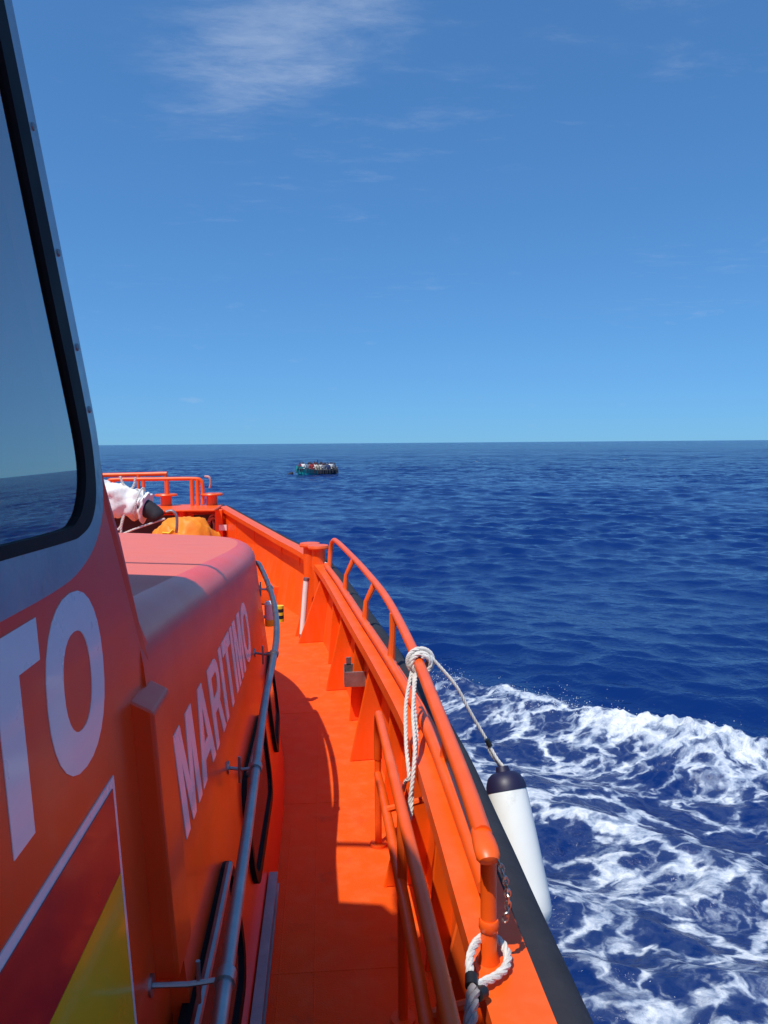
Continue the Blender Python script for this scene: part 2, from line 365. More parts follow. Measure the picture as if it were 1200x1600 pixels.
    o = bpy.data.objects.new('sea', me); COL.objects.link(o); tag(o, 'deep blue choppy sea reaching to the horizon with white bow wave foam', 'sea', kind='structure')
    me.materials.append(sea_material())
    return lambda tt: (1.0 + d[0] * tt, 10.92 + d[1] * tt)

def sea_material():
    m, t, b = new_mat('sea_water'); N = t.nodes.new; K = t.links.new
    def mth(op, a, b2=None, c=None, clamp=False):
        n = N('ShaderNodeMath'); n.operation = op; n.use_clamp = clamp
        for i, v in enumerate((a, b2, c)):
            if v is None: continue
            if isinstance(v, (int, float)): n.inputs[i].default_value = v
            else: K(v, n.inputs[i])
        return n.outputs[0]
    def rng_(v, a, b2, lo=0., hi=1.):
        n = N('ShaderNodeMapRange'); n.interpolation_type = 'SMOOTHSTEP'; K(v, n.inputs[0])
        for i, x in zip((1, 2, 3, 4), (a, b2, lo, hi)): n.inputs[i].default_value = x
        return n.outputs[0]
    geo = N('ShaderNodeTexCoord'); mp = N('ShaderNodeMapping'); mp.inputs['Scale'].default_value = (1, 1, 0); K(geo.outputs['Object'], mp.inputs[0])
    fm2 = N('ShaderNodeMapping'); fm2.inputs['Rotation'].default_value = (0, 0, .55); fm2.inputs['Scale'].default_value = (.88, 1.15, 0); K(geo.outputs['Object'], fm2.inputs[0])
    def noise(vec, sc, det=4, ro=.55, dist=0., out='Fac'):
        n = N('ShaderNodeTexNoise'); n.inputs['Scale'].default_value = sc; n.inputs['Detail'].default_value = det; n.inputs['Roughness'].default_value = ro; n.inputs['Distortion'].default_value = dist
        K(vec, n.inputs['Vector']); return n.outputs[out]
    fo = N('ShaderNodeAttribute'); fo.attribute_name = 'foam'; dens = fo.outputs['Fac']
    # warped coordinates for the lace
    wc = noise(fm2.outputs[0], .9, 4, .6, out='Color')
    sb = N('ShaderNodeVectorMath'); sb.operation = 'SUBTRACT'; K(wc, sb.inputs[0]); sb.inputs[1].default_value = (.5, .5, .5)
    sc = N('ShaderNodeVectorMath'); sc.operation = 'SCALE'; K(sb.outputs[0], sc.inputs[0]); sc.inputs['Scale'].default_value = 1.05
    ad = N('ShaderNodeVectorMath'); ad.operation = 'ADD'; K(fm2.outputs[0], ad.inputs[0]); K(sc.outputs[0], ad.inputs[1])
    wc2 = noise(fm2.outputs[0], 5.5, 3, .6, out='Color')
    sc2 = N('ShaderNodeVectorMath'); sc2.operation = 'SCALE'; K(wc2, sc2.inputs[0]); sc2.inputs['Scale'].default_value = .22
    ad2 = N('ShaderNodeVectorMath'); ad2.operation = 'ADD'; K(ad.outputs[0], ad2.inputs[0]); K(sc2.outputs[0], ad2.inputs[1])
    def vor(scale):
        v = N('ShaderNodeTexVoronoi'); v.feature = 'DISTANCE_TO_EDGE'; v.inputs['Scale'].default_value = scale; K(ad2.outputs[0], v.inputs['Vector']); return v.outputs['Distance']
    l1 = rng_(vor(1.7), .20, .0); l2 = rng_(vor(4.6), .22, .0)
    big = noise(ad.outputs[0], 1.15, 5, .55); fine = noise(ad2.outputs[0], 7, 9, .68)
    val = mth('ADD', mth('ADD', mth('MULTIPLY', dens, 1.35), mth('MULTIPLY', mth('SUBTRACT', big, .5), .95)),
              mth('ADD', mth('ADD', mth('MULTIPLY', l1, .50), mth('MULTIPLY', l2, .30)), mth('MULTIPLY', mth('SUBTRACT', fine, .5), .85)))
    gate = rng_(dens, .02, .2)
    mask = mth('MULTIPLY', rng_(val, .82, 1.40), gate)
    haze = mth('MULTIPLY', mth('MULTIPLY', rng_(val, .40, 1.1), gate), .11)      # thin bubbles under the surface
    cover = mth('MAXIMUM', mask, haze)
    thick = rng_(mth('ADD', val, mth('MULTIPLY', mth('SUBTRACT', fine, .5), 1.3)), .92, 2.05)
    # water relief
    flen = N('ShaderNodeVectorMath'); flen.operation = 'LENGTH'; K(mp.outputs[0], flen.inputs[0])
    farw = rng_(flen.outputs['Value'], 30, 140)
    r0 = noise(mp.outputs[0], .8, 3, .6, .3); r3 = noise(geo.outputs['Object'], 8, 5, .65)
    r1 = noise(mp.outputs[0], 3.2, 4, .6, .3); r2 = noise(mp.outputs[0], 13, 3, .55, .2)
    hgt = mth('ADD', mth('MULTIPLY', r1, .055), mth('MULTIPLY', r2, .015))
    hf = mth('ADD', mth('ADD', hgt, mth('MULTIPLY', mth('MULTIPLY', r3, dens), .09)), mth('MULTIPLY', mth('MULTIPLY', r0, farw), 2.0))
    bp = N('ShaderNodeBump'); bp.inputs['Strength'].default_value = .75; bp.inputs['Distance'].default_value = 1.0; K(hf, bp.inputs['Height'])
    cm = N('ShaderNodeMix'); cm.data_type = 'RGBA'; K(cover, cm.inputs['Factor']); cm.inputs['A'].default_value = (.0025, .020, .115, 1)
    fc = N('ShaderNodeMix'); fc.data_type = 'RGBA'; K(thick, fc.inputs['Factor']); fc.inputs['A'].default_value = (.24, .31, .43, 1); fc.inputs['B'].default_value = (.74, .77, .80, 1); K(fc.outputs['Result'], cm.inputs['B'])
    K(cm.outputs['Result'], b.inputs['Base Color'])
    K(rng_(cover, 0, 1, .10, .75), b.inputs['Roughness']); b.inputs['IOR'].default_value = 1.333
    gust = N('ShaderNodeMapping'); gust.inputs['Rotation'].default_value = (0, 0, .25); gust.inputs['Scale'].default_value = (.45, 1.6, 0); K(geo.outputs['Object'], gust.inputs[0])
    pat = rng_(noise(gust.outputs[0], .05, 7, .72), .36, .64, .55, 1.25)                         # gusts roughen the water in patches
    K(mth('MULTIPLY', mth('MULTIPLY', rng_(cover, 0, 1, .46, .2), pat), rng_(flen.outputs['Value'], 20, 260, 1.0, .16)), b.inputs['Specular IOR Level'])   # far waves hide one another's sky-facing sides
    K(bp.outputs[0], b.inputs['Normal'])
    return m
crest_at = build_sea()

# spray thrown up along the breaking crest
def build_spray():
    rs = np.random.default_rng(5); mb = MB()
    for i in range(900):
        tt = rs.choice([rs.uniform(.0, 1.2), rs.normal(2.7, .5), rs.normal(4.4, .7)]); x, y = crest_at(tt)
        qq = rs.normal(-.12, .16); x += .688 * qq; y += .725 * qq
        z = .12 + abs(rs.normal(0, .08)) + (.22 * rs.random() ** 3 if rs.random() < .3 else 0); s = rs.uniform(.0018, .0048) * (1.2 if z < .35 else .7)
        c = Vector((x + rs.normal(0, .03), y + rs.normal(0, .03), z)); a = Vector((s, 0, 0)); b = Vector((0, s, 0)); e = Vector((0, 0, s * 1.3))
        mb.add([c + a, c + b, c - a, c - b, c + e, c - e], [(0, 1, 4), (1, 2, 4), (2, 3, 4), (3, 0, 4), (1, 0, 5), (2, 1, 5), (3, 2, 5), (0, 3, 5)])
    me = bpy.data.meshes.new('sea_spray'); me.from_pydata(mb.v, [], mb.f); me.materials.append(M['spray'])
    o = bpy.data.objects.new('sea_spray', me); COL.objects.link(o); tag(o, 'fine white spray droplets above the breaking bow wave', 'spray', kind='stuff')
M['spray'] = paint('spray_white', (.85, .87, .88), None, .4)
build_spray()

# ================================================================== the rescue boat
boat = empty('rescue_boat', (CX, 1.0, 0))
tag(boat, 'bright orange rescue boat whose wheelhouse, side deck and bow fill the foreground', 'boat')
mirx = lambda p: Vector((2 * CX - p[0], p[1], p[2]))
CAPW = .115
XI = [(-7, .20), (-4, .27), (0, .285), (1.5, .285), (2.0, .288), (2.65, .283), (3.35, .232), (4.5, .122), (6.1, -.035), (7.0, -.185), (8.0, -.50), (9.2, -.92), (10.78, -1.47)]
ZC = [(-7, 2.37), (6.5, 2.37), (8, 2.41), (10.78, 2.55)]
OV = [(-7, .10), (6.9, .10), (8.5, .09), (10.2, .035), (10.78, .02)]      # overhang of the capping inside the plating
cap_in = cat([(x, y, lerp_tab(ZC, y)) for y, x in XI], 6)
def side_normal(P, i):
    a = P[max(i - 1, 0)]; b = P[min(i + 1, len(P) - 1)]; t = (b - a); t.z = 0; t.normalize(); return Vector((t.y, -t.x, 0))
cap_n = [side_normal(cap_in, i) for i in range(len(cap_in))]
def along(y, off=0., dz=0.):
    """point on the gunwale at station y, off metres outboard of the inner edge of the capping"""
    for i in range(len(cap_in) - 1):
        if cap_in[i].y <= y <= cap_in[i + 1].y:
            f = (y - cap_in[i].y) / (cap_in[i + 1].y - cap_in[i].y); p = cap_in[i].lerp(cap_in[i + 1], f); n = cap_n[i].lerp(cap_n[i + 1], f).normalized()
            return p + n * off + Vector((0, 0, dz))
    return Vector(cap_in[-1])
def gun(off, z):  # starboard gunwale polyline moved outboard by off (number or per-station function), at height z
    return [p + n * (off(p.y) if callable(off) else off) + Vector((0, 0, (z(p.y) if callable(z) else z) - p.z)) for p, n in zip(cap_in, cap_n)]

# hull: lofted from gunwale to keel line, both sides with the blunt bow
def hull_ring(off, z, bowy, flare):
    S = gun(off, z); out = []
    for p in S:
        f = max(0, (p.y - 4) / 6.8); out.append(Vector((p.x - flare * f * 1.2 - flare * .25, p.y - (10.78 - bowy) * max(0, f) ** 2, p.z)))
    return out + [mirx(p) for p in reversed(out)]
rings = [hull_ring(CAPW + .004, lambda y: lerp_tab(ZC, y) - .02, 10.8, 0), hull_ring(.10, 1.6, 10.6, .12), hull_ring(.05, .8, 10.2, .4), hull_ring(-.05, 0, 9.9, .8), hull_ring(-.35, -.6, 9.3, 1.1)]
hm = MB().loft(rings, closed=True)
hm.build('hull', 'orange', boat, smooth=True)
# bulwark plating inside
plate_x = lambda y: lerp_tab(OV, y)
Sb = gun(plate_x, 1.70); St = gun(plate_x, lambda y: lerp_tab(ZC, y) - .012)
for side in (0, 1):
    a, b2 = (Sb, St) if side == 0 else ([mirx(p) for p in Sb], [mirx(p) for p in St])
    MB().loft([a, b2]).build('bulwark_plating', 'orange', boat, smooth=True)
    ci = gun(0, lambda y: lerp_tab(ZC, y)); cz = lambda dz: (lambda y: lerp_tab(ZC, y) + dz)
    prof = [gun(0, cz(-.05)), gun(0, cz(0)), gun(CAPW, cz(0)), gun(CAPW, cz(-.012)), gun(.012, cz(-.012)), gun(.012, cz(-.05))]
    if side: prof = [[mirx(p) for p in r] for r in prof]
    MB().loft(prof + [prof[0]]).build('capping', 'orange', boat, smooth=True, angle=30)
    rub = []
    for k in range(9):
        a_ = math.pi * (.62 - 1.24 * k / 8); rub.append(gun(CAPW + .006 + .012 + .076 * math.cos(a_), (lambda s_: (lambda y: lerp_tab(ZC, y) - .085 + .085 * s_))(math.sin(a_))))
    if side: rub = [[mirx(p) for p in r] for r in rub]
    MB().loft(rub).build('rubbing_strake', 'black_rubber', boat, smooth=True)
# transverse bow bulkhead, its capping and the fender
bc = cap_in[-1]; zb = bc.z
MB().box((CX, bc.y - .0, (1.8 + zb) / 2 - .03), (2 * (bc.x - CX) + .1, .03, zb - 1.8)).build('bow_plating', 'orange', boat)
MB().box((CX, bc.y - .30, zb + .0), (2 * (bc.x - CX) + .14, .96, .024)).build('bow_capping', 'orange', boat, bevel=.008)
MB().tube([(bc.x + .05, bc.y + .2, zb - .1), (CX, bc.y + .32, zb - .1), mirx((bc.x + .05, bc.y + .2, zb - .1))], .10, 12).build('bow_fender', 'black_rubber', boat, smooth=True)
# deck
dk = gun(.105, DECK); seg = [p for p in dk if p.y <= 8.02]
V = []; Fc = []
for p in seg: V += [p, mirx(p)]
Fc = [(2 * i, 2 * i + 2, 2 * i + 3, 2 * i + 1) for i in range(len(seg) - 1)]
MB().add(V, Fc).build('side_deck', 'orange_deck', boat)
fz = DECK + .15
seg = [along(y, .05) for y in (8.0, 8.6, 9.3, 10.0, 10.7)]; V = []
for p in seg: V += [Vector((p.x, p.y, fz)), mirx((p.x, p.y, fz))]
p0 = seg[0]; V += [Vector((p0.x, p0.y, DECK - .02)), mirx((p0.x, p0.y, DECK - .02))]
MB().add(V, [(2 * i, 2 * i + 2, 2 * i + 3, 2 * i + 1) for i in range(4)] + [(0, 1, 11, 10)]).build('foredeck', 'orange_deck', boat)
# welded deck seams
for y in (2.28, 3.42, 4.62, 5.72, 6.95):
    a = along(y, .10); MB().tube([(-.22 if y < 4 else -.5, y, DECK), ((-.22 if y < 4 else -.5) * .5 + a.x * .5, y, DECK), (a.x, y, DECK)], .0035, 6, flat=.5).build('weld_seam', 'orange_deck', boat)
for x0, ya, yb in ((-.05, .5, 5.6), (-.16, .5, 3.2)):
    MB().tube([(x0, ya, DECK), (x0, (ya + yb) / 2, DECK), (x0, yb, DECK)], .003, 6, flat=.5).build('weld_seam', 'orange_deck', boat)
MB().tube([Vector((p.x, p.y, DECK)) for p in gun(.095, DECK) if -2 < p.y < 8], .012, 6).build('weld_seam', 'orange', boat, smooth=True)
for y in (7.5, 8.1, 9.1, 9.9):
    p = along(y, plate_x(y) - .004); MB().tube([(p.x, p.y, 1.8), (p.x, p.y, lerp_tab(ZC, y) - .03)], .005, 6).build('weld_seam', 'orange', boat)

# bulwark brackets: triangular knees with rounded heads
for y, depth, top in ((2.25, .085, .03), (3.30, .085, .03), (4.45, .085, .03), (5.65, .09, .03), (-1.7, .17, .03), (-.55, .17, .03), (.55, .17, .03), (1.80, .17, .035), (2.72, .17, .035), (3.87, .16, .035), (5.03, .17, .04), (6.30, .26, .06)):
    c = along(y, plate_x(y)); n = side_normal(cap_in, min(range(len(cap_in)), key=lambda i: abs(cap_in[i].y - y)))
    zt = lerp_tab(ZC, y) - .055
    out = [(-depth, DECK + .002), (.0, DECK + .002), (.0, zt + .03), (-top * .5, zt + .03), (-top, zt - .01), (-top - .012, zt - .05)]
    nn = Vector((n.y, -n.x, 0))
    mb = MB().plate(out, [], lambda u, v, c=c, n=n: Vector((c.x, c.y, v)) + n * u, nn, .014)
    k = mb.build('bracket', 'orange', boat, bevel=.003)
    # flange along the sloping edge
    e0 = Vector((c.x, c.y, DECK)) - n * depth; e1 = Vector((c.x, c.y, zt - .05)) - n * (top + .012)
    MB().tube([e0 - nn * .007, e1 - nn * .007], .008, 6).build('flange', 'orange', k, smooth=True)

# guard rail standing on the capping
hoop = [along(6.28, .10, .0), along(6.30, .115, .16), along(6.24, .13, .235), along(6.0, .135, .25), along(5.3, .14, .25), along(4.6, .14, .25), along(3.8, .12, .25), along(2.9, .06, .25), along(2.2, .035, .25), along(1.7, .03, .25), along(1.45, .022, .25)]
gr = MB().tube(cat(hoop, 8), .0195, 12).build('guard_rail', 'orange', boat, smooth=True)
p = along(1.415, .020, .246); MB().tube([p + Vector((0, .05, .003)), p + Vector((0, .03, .002)), p + Vector((0, .012, 0)), p + Vector((0, -.01, -.004)), p + Vector((0, -.026, -.009)), p + Vector((0, -.034, -.013)), p + Vector((0, -.037, -.015))], [.0195, .0215, .0235, .0245, .024, .019, .008], 16, flat=.72).build('end_tab', 'orange', gr, smooth=True)
lo = MB().tube(cat([along(y, .066, .034) for y in (6.25, 5.6, 5.0, 4.4, 3.8, 3.2, 2.6, 2.0, 1.62)], 4), .0205, 12).build('lower_rail', 'orange', boat, smooth=True)
for y in (5.15, 4.25, 3.45, 2.3):
    MB().tube([along(y, .075, 0), along(y, .085, .14), along(y, (.14 if y > 4 else .09 if y > 3 else .036), .25)], [.021, .0145, .019], 10).build('stanchion', 'orange', gr, smooth=True)
pb = along(1.425, .03, 0)
po = MB().tube([pb, pb + Vector((0, 0, .004)), pb + Vector((0, 0, .02)), pb + Vector((0, .004, .15)), pb + Vector((0, .008, .24))], [.022, .022, .0165, .0165, .0165], 14).build('end_post', 'orange', gr, smooth=True)
MB().tube([pb + Vector((0, 0, .066)), pb + Vector((0, 0, .072)), pb + Vector((0, 0, .084)), pb + Vector((0, 0, .088))], [.018, .0205, .0205, .018], 14).build('collar', 'orange', gr, smooth=True)
# chain hanging from the rail end
ch = [along(1.385, .040, .228), along(1.39, .056, .18), along(1.40, .062, .13), along(1.405, .056, .09)]
cp = resample(cat(ch, 12), .0145); fr = frames(cp)
chain = empty('chain', cp[0]); chain.parent = boat; chain.location = cp[0] - ROOT[boat]
for i, (q, (t_, u, w)) in enumerate(zip(cp, fr)):
    a, b2 = (u, w) if i % 2 else (w, u)
    ring = [q + t_ * (.0105 * math.cos(k * math.pi / 5)) + a * (.0055 * math.sin(k * math.pi / 5)) for k in range(10)]
    MB().tube(ring, .0021, 5, closed=True).build('chain_link', 'chrome', chain, smooth=True)
# inner grab rail hoop along the bulwark
def ir(y, x, z): return Vector((x, y, z))
ih = cat([ir(3.02, .205, 2.12), ir(3.0, .205, 2.24), ir(2.93, .203, 2.33), ir(2.80, .20, 2.365), ir(2.4, .20, 2.385), ir(1.9, .20, 2.41), ir(1.4, .20, 2.43), ir(.9, .2, 2.43), ir(0, .2, 2.43)], 6)
inr = MB().tube(ih, .0165, 12).build('grab_rail', 'orange', boat, smooth=True)
MB().tube(cat([ir(3.03, .205, 2.05), ir(2.6, .20, 2.13), ir(2.2, .2, 2.16), ir(1.8, .2, 2.18), ir(1.2, .2, 2.18), ir(0, .2, 2.18)], 6), .0165, 12).build('lower_bar', 'orange', inr, smooth=True)
for y, zt in ((3.02, 2.15), (2.05, 2.39), (1.3, 2.43), (.3, 2.43)):
    MB().tube([ir(y, .205, zt), ir(y, .205, DECK)], .014, 10).build('post', 'orange', inr, smooth=True)
    MB().cyl(ir(y, .205, DECK), ir(y, .205, DECK + .012), .035, 14).build('foot', 'orange', inr)
for y in (2.5, 1.55):
    MB().tube([ir(y, .2, 2.16), ir(y, .29, 2.18), ir(y, .37, 2.2)], .012, 8).build('stay', 'orange', inr, smooth=True)

# steel tray bracket on the bulwark
tr = MB(); c = Vector((.17, 4.42, 2.04))
tr.box(c + Vector((0, 0, -.055)), (.125, .10, .004)); tr.box(c + Vector((0, .05, 0)), (.125, .004, .11)); tr.box(c + Vector((0, -.05, -.01)), (.125, .004, .09)); tr.box(c + Vector((-.0625, 0, -.01)), (.004, .10, .09)); tr.box(c + Vector((.0625, 0, 0)), (.004, .10, .11)); tr.box(c + Vector((-.035, .05, .07)), (.03, .004, .05))
tr.build('steel_tray', 'steel_dull', boat, bevel=.002)

# twin bollard by the bulwark with its braces and tube light
bo = MB().box((-.075, 6.62, 2.12), (.02, .2, .74)).build('bollard', 'orange', boat)
for dx, dy in ((-.095, .10), (-.02, -.06)):
    q = MB().tube([(-.03 + dx, 6.62 + dy, DECK), (-.03 + dx, 6.62 + dy, 2.50)], .058, 20).build('bollard_post', 'orange', bo, smooth=True)
    MB().tube([(-.03 + dx, 6.62 + dy, 2.50), (-.03 + dx, 6.62 + dy, 2.512), (-.03 + dx, 6.62 + dy, 2.53)], [.088, .092, .086], 24).build('bollard_cap', 'orange', bo, smooth=True)
MB().plate([(-.26, DECK), (-.05, DECK), (-.05, 2.35), (-.10, 2.35)], [], lambda u, v: Vector((u, 6.52, v)), (0, -1, 0), .014).build('brace', 'orange', bo)
MB().plate([(.16, DECK), (-.03, DECK), (-.03, 2.3), (.01, 2.3)], [], lambda u, v: Vector((u, 6.49, v)), (0, -1, 0), .014).build('brace', 'orange', bo)
tl = MB().cyl((-.155, 6.42, 2.25), (-.195, 6.40, 1.80), .024, 14).build('tube_light', 'white_pvc', boat, smooth=True)
MB().cyl((-.195, 6.40, 1.80), (-.198, 6.399, 1.765), .026, 14).build('end_cap', 'steel_dull', tl, smooth=True)
MB().cyl((-.155, 6.42, 2.25), (-.152, 6.421, 2.275), .026, 14).build('end_cap', 'steel_dull', tl, smooth=True)
MB().box((.02, 6.50, 2.36), (.055, .03, .05), Matrix.Rotation(.4, 3, 'Y')).build('cable_box', 'white_pvc', bo, bevel=.006)

# ------------------------------------------------------------------ trunk cabin ahead of the wheelhouse
TO = [(-.322, 1.36), (-.322, 2.0), (-.320, 2.6), (-.318, 3.1), (-.325, 3.5), (-.352, 3.95), (-.415, 4.4), (-.55, 4.92), (-.79, 5.36), (-1.2, 5.68), (-1.7, 5.84), (CX, 5.9)]
to = cat([(x, y, 0) for x, y in TO], 5)
ztop = lambda y: 3.095 - .080 * (y - 1.42)
def trunk_ring(inset, zf):
    out = []
    for i, p in enumerate(to):
        n = side_normal(to, i)
        if i == len(to) - 1: n = Vector((0, 1, 0))
        out.append(Vector((p.x, p.y, zf(p.y))) - n * inset)
    return out + [mirx(p) for p in reversed(out[:-1])]
FR = .09
rg = [trunk_ring(-.1 * (ztop(2) - FR - 1.70), lambda y: 1.70), trunk_ring(0, lambda y: ztop(y) - FR)]
for a in (18, 36, 54, 72, 90):
    a = math.radians(a); rg.append(trunk_ring(FR * (1 - math.cos(a)), (lambda s_: (lambda y: ztop(y) - FR + FR * s_))(math.sin(a))))
MB().loft(rg).build('cabin_side', 'orange_gloss', boat, smooth=True)
ep = [rg[i][0] for i in range(len(rg))]
MB().add([Vector((-.55, 1.36, p.z)) for p in ep] + ep, [(i, i + 1, len(ep) + i + 1, len(ep) + i) for i in range(len(ep) - 1)]).build('cabin_end', 'orange_gloss', boat)
# cambered cabin top
inner = rg[-1]; m_ = len(inner); half = (m_ + 1) // 2; V = []; Fc = []; NC = 9
for i in range(half):
    a, b2 = inner[i], inner[m_ - 1 - i]
    for k in range(NC):
        f = k / (NC - 1); p = a.lerp(b2, f); w = abs(a.x - b2.x); p.z += .045 * (1 - (2 * f - 1) ** 2) * min(1, w / 2.0); V.append(p)
for i in range(half - 1):
    for k in range(NC - 1): Fc.append((i * NC + k, i * NC + k + 1, (i + 1) * NC + k + 1, (i + 1) * NC + k))
MB().add(V, Fc).build('cabin_top', 'orange_top', boat, smooth=True)
TOY = [(p.y, p.x) for p in to]
def TK(y, z, off=0.):
    zs = ztop(y) - FR; return Vector((lerp_tab(TOY, y) + .1 * (ztop(2) - FR - 1.70) * (zs - z) / (zs - 1.70) + off, y, z))
# side windows of the cabin
def rrect(y0, y1, z0, z1, r, n=6):
    out = []
    for cy, cz, a0 in ((y1 - r, z0 + r, -90), (y1 - r, z1 - r, 0), (y0 + r, z1 - r, 90), (y0 + r, z0 + r, 180)):
        for k in range(n + 1): a = math.radians(a0 + 90 * k / n); out.append((cy + r * math.cos(a), cz + r * math.sin(a)))
    return out
for y0, y1 in ((1.18, 1.92), (2.24, 2.96), (3.26, 3.86)):
    fm = lambda off: (lambda u, v: TK(u, v, off))
    w = MB().plate(rrect(y0, y1, 2.03, 2.37, .10), [rrect(y0 + .03, y1 - .03, 2.06, 2.34, .075)], fm(.016), (1, 0, 0), .03).build('cabin_window', 'gasket', boat)
    MB().plate(rrect(y0 + .028, y1 - .028, 2.058, 2.342, .075), [], fm(.008), (1, 0, 0), .012).build('pane', 'dark_glass', w)
    MB().tube([TK(y0 + .10, 2.374, .02), TK((y0 + y1) / 2, 2.376, .022), TK(y1 - .10, 2.374, .02)], .010, 8).build('drip_ledge', 'steel', w, smooth=True)
# low steel channel by the deck
cn = MB()
for y0, y1 in ((1.0, 2.61),):
    pr = [(.0, .025), (.03, .025), (.03, .018), (.008, .018), (.008, -.018), (.03, -.018), (.03, -.025), (.0, -.025)]
    cn.loft([[TK(y, 1.87 + b2, .004 + a) for a, b2 in pr] for y in (y0, (y0 + y1) / 2, y1)], closed=True, cap0=True, cap1=True)
cn.build('steel_channel', 'steel', boat)
# stainless handrail on the cabin side
hp = cat([(-.150, .2, 2.5), (-.165, .8, 2.5), (-.177, 1.24, 2.5), (-.188, 1.7, 2.5), (-.199, 2.09, 2.5), (-.211, 2.62, 2.52), (-.205, 3.15, 2.58), (-.232, 3.55, 2.63), (-.285, 3.9, 2.68), (-.352, 4.2, 2.735), (-.375, 4.27, 2.742)], 8)
hr = MB().tube(hp, .0135, 12).build('handrail', 'steel', boat, smooth=True)
for y in (.35, 1.235, 2.10, 3.05, 3.85):
    q = min(hp, key=lambda p: abs(p.y - y)); wl = TK(y, q.z, 0) if y > 1.36 else Vector((-.345 - .05 * (q.z - EYE), y, q.z))
    MB().tube([q, (q + wl) / 2 + Vector((0, 0, -.004)), wl], .0048, 8).build('rail_bracket', 'steel', hr, smooth=True)
    MB().tube([q + Vector((0, -.014, 0)), q + Vector((0, .014, 0))], .018, 12).build('collar', 'steel', hr, smooth=True)
    MB().tube([wl + Vector((.004, 0, 0)), wl - Vector((.006, 0, 0))], .018, 14).build('wall_flange', 'steel', hr, smooth=True)
    MB().tube([q + Vector((-.045, 0, .035)), q + Vector((-.045, 0, -.04))], .004, 6).build('bolt', 'steel', hr)
# box fairing where wheelhouse and cabin meet
bx_ = MB(); xo = lambda z: -.288 + (2.97 - z) * .058
bx_.loft([[(-.36, y, z2) for y, z2 in ((1.27, z - .0), (1.40, z))] + [(xo(z), 1.40, z), (xo(z), 1.27, z)] for z in (2.48, 2.72, 2.955)], closed=True, cap0=True)
bx_.add([(-.36, 1.27, 2.955), (-.36, 1.40, 2.955), (xo(2.955), 1.40, 2.955), (xo(2.955), 1.27, 2.955), (-.36, 1.27, 2.995), (-.36, 1.40, 2.995)], [(4, 5, 2, 3), (0, 4, 3), (1, 2, 5)])
bx_.build('duct_box', 'orange_gloss', boat, bevel=.006)

# ------------------------------------------------------------------ wheelhouse
WX = lambda z, off=0.: -.345 - .05 * (z - EYE) + off
WM = lambda off: (lambda u, v: Vector((WX(v, off), u, v)))
edge = [(1.44, 1.76), (1.473, 2.975), (1.368, 3.088), (1.294, 3.247), (1.232, 3.345), (1.178, 3.455), (1.086, 3.70), (.996, 3.94), (.855, 4.3), (.72, 4.65)]
side_out = [(-3.6, 1.76)] + edge + [(-3.6, 4.65)]
gl_in = cat([(.35, 3.305, 0), (.7, 3.30, 0), (1.0, 3.292, 0), (1.063, 3.299, 0), (1.098, 3.322, 0), (1.117, 3.357, 0), (1.116, 3.40, 0), (1.092, 3.475, 0), (1.045, 3.60, 0), (.975, 3.80, 0), (.90, 4.0, 0), (.80, 4.25, 0), (.74, 4.3, 0), (.6, 4.31, 0), (.30, 4.31, 0), (.25, 4.26, 0), (.25, 4.0, 0), (.25, 3.36, 0), (.27, 3.32, 0)], 4, True)
gk_out = cat([(.35, 3.288, 0), (.7, 3.285, 0), (1.0, 3.276, 0), (1.07, 3.277, 0), (1.126, 3.292, 0), (1.158, 3.33, 0), (1.160, 3.40, 0), (1.138, 3.475, 0), (1.089, 3.61, 0), (1.020, 3.80, 0), (.946, 4.0, 0), (.85, 4.27, 0), (.79, 4.34, 0), (.6, 4.35, 0), (.28, 4.35, 0), (.21, 4.29, 0), (.21, 4.0, 0), (.21, 3.34, 0), (.24, 3.29, 0)], 4, True)
fr_out = cat([(.35, 3.222, 0), (.7, 3.222, 0), (.95, 3.222, 0), (1.06, 3.232, 0), (1.145, 3.262, 0), (1.195, 3.315, 0), (1.197, 3.40, 0), (1.176, 3.475, 0), (1.123, 3.62, 0), (1.057, 3.80, 0), (.982, 4.0, 0), (.88, 4.27, 0), (.83, 4.38, 0), (.6, 4.395, 0), (.25, 4.395, 0), (.165, 4.32, 0), (.165, 4.0, 0), (.165, 3.30, 0), (.20, 3.25, 0)], 4, True)
t2 = lambda lp: [(p.x, p.y) for p in lp]
gmid = [(p.x * .5 + q.x * .5, p.y * .5 + q.y * .5) for p, q in zip(gl_in, gk_out)]
sw = MB().plate(side_out, [gmid], WM(0), (1, 0, .05), .035).build('wheelhouse_side', 'orange_gloss', boat)
wf = MB().plate(t2(fr_out), [gmid], WM(.007), (1, 0, .05), .0065).build('side_window_frame', 'alu', boat, bevel=.002)
MB().plate(t2(gk_out), [t2(gl_in)], WM(.0085), (1, 0, .05), .012).build('gasket', 'gasket', wf, bevel=.004)
gp = [(p.x * .8 + q.x * .2, p.y * .8 + q.y * .2) for p, q in zip(gl_in, gk_out)]
MB().add([(WX(v, .002), u, v) for u, v in gp], [tuple(t) for t in tessellate_polygon([[Vector((u, v, 0)) for u, v in gp]])]).build('pane', 'glass', wf)
for i in range(0, len(fr_out), 3):
    a, b2 = fr_out[i], gk_out[i]
    if a.y < 3.42: continue
    u, v = a.x * .5 + b2.x * .5, a.y * .5 + b2.y * .5
    MB().tube([(WX(v, .006), u, v), (WX(v, .009), u, v), (WX(v, .0105), u, v)], [.0055, .005, .002], 10).build('bolt', 'steel_dull', wf, smooth=True)
MB().plate([(p[0], p[1]) for p in side_out], [], lambda u, v: Vector((2 * CX - WX(v), u, v)), (-1, 0, 0), .035).build('wheelhouse_side', 'orange_gloss', boat)
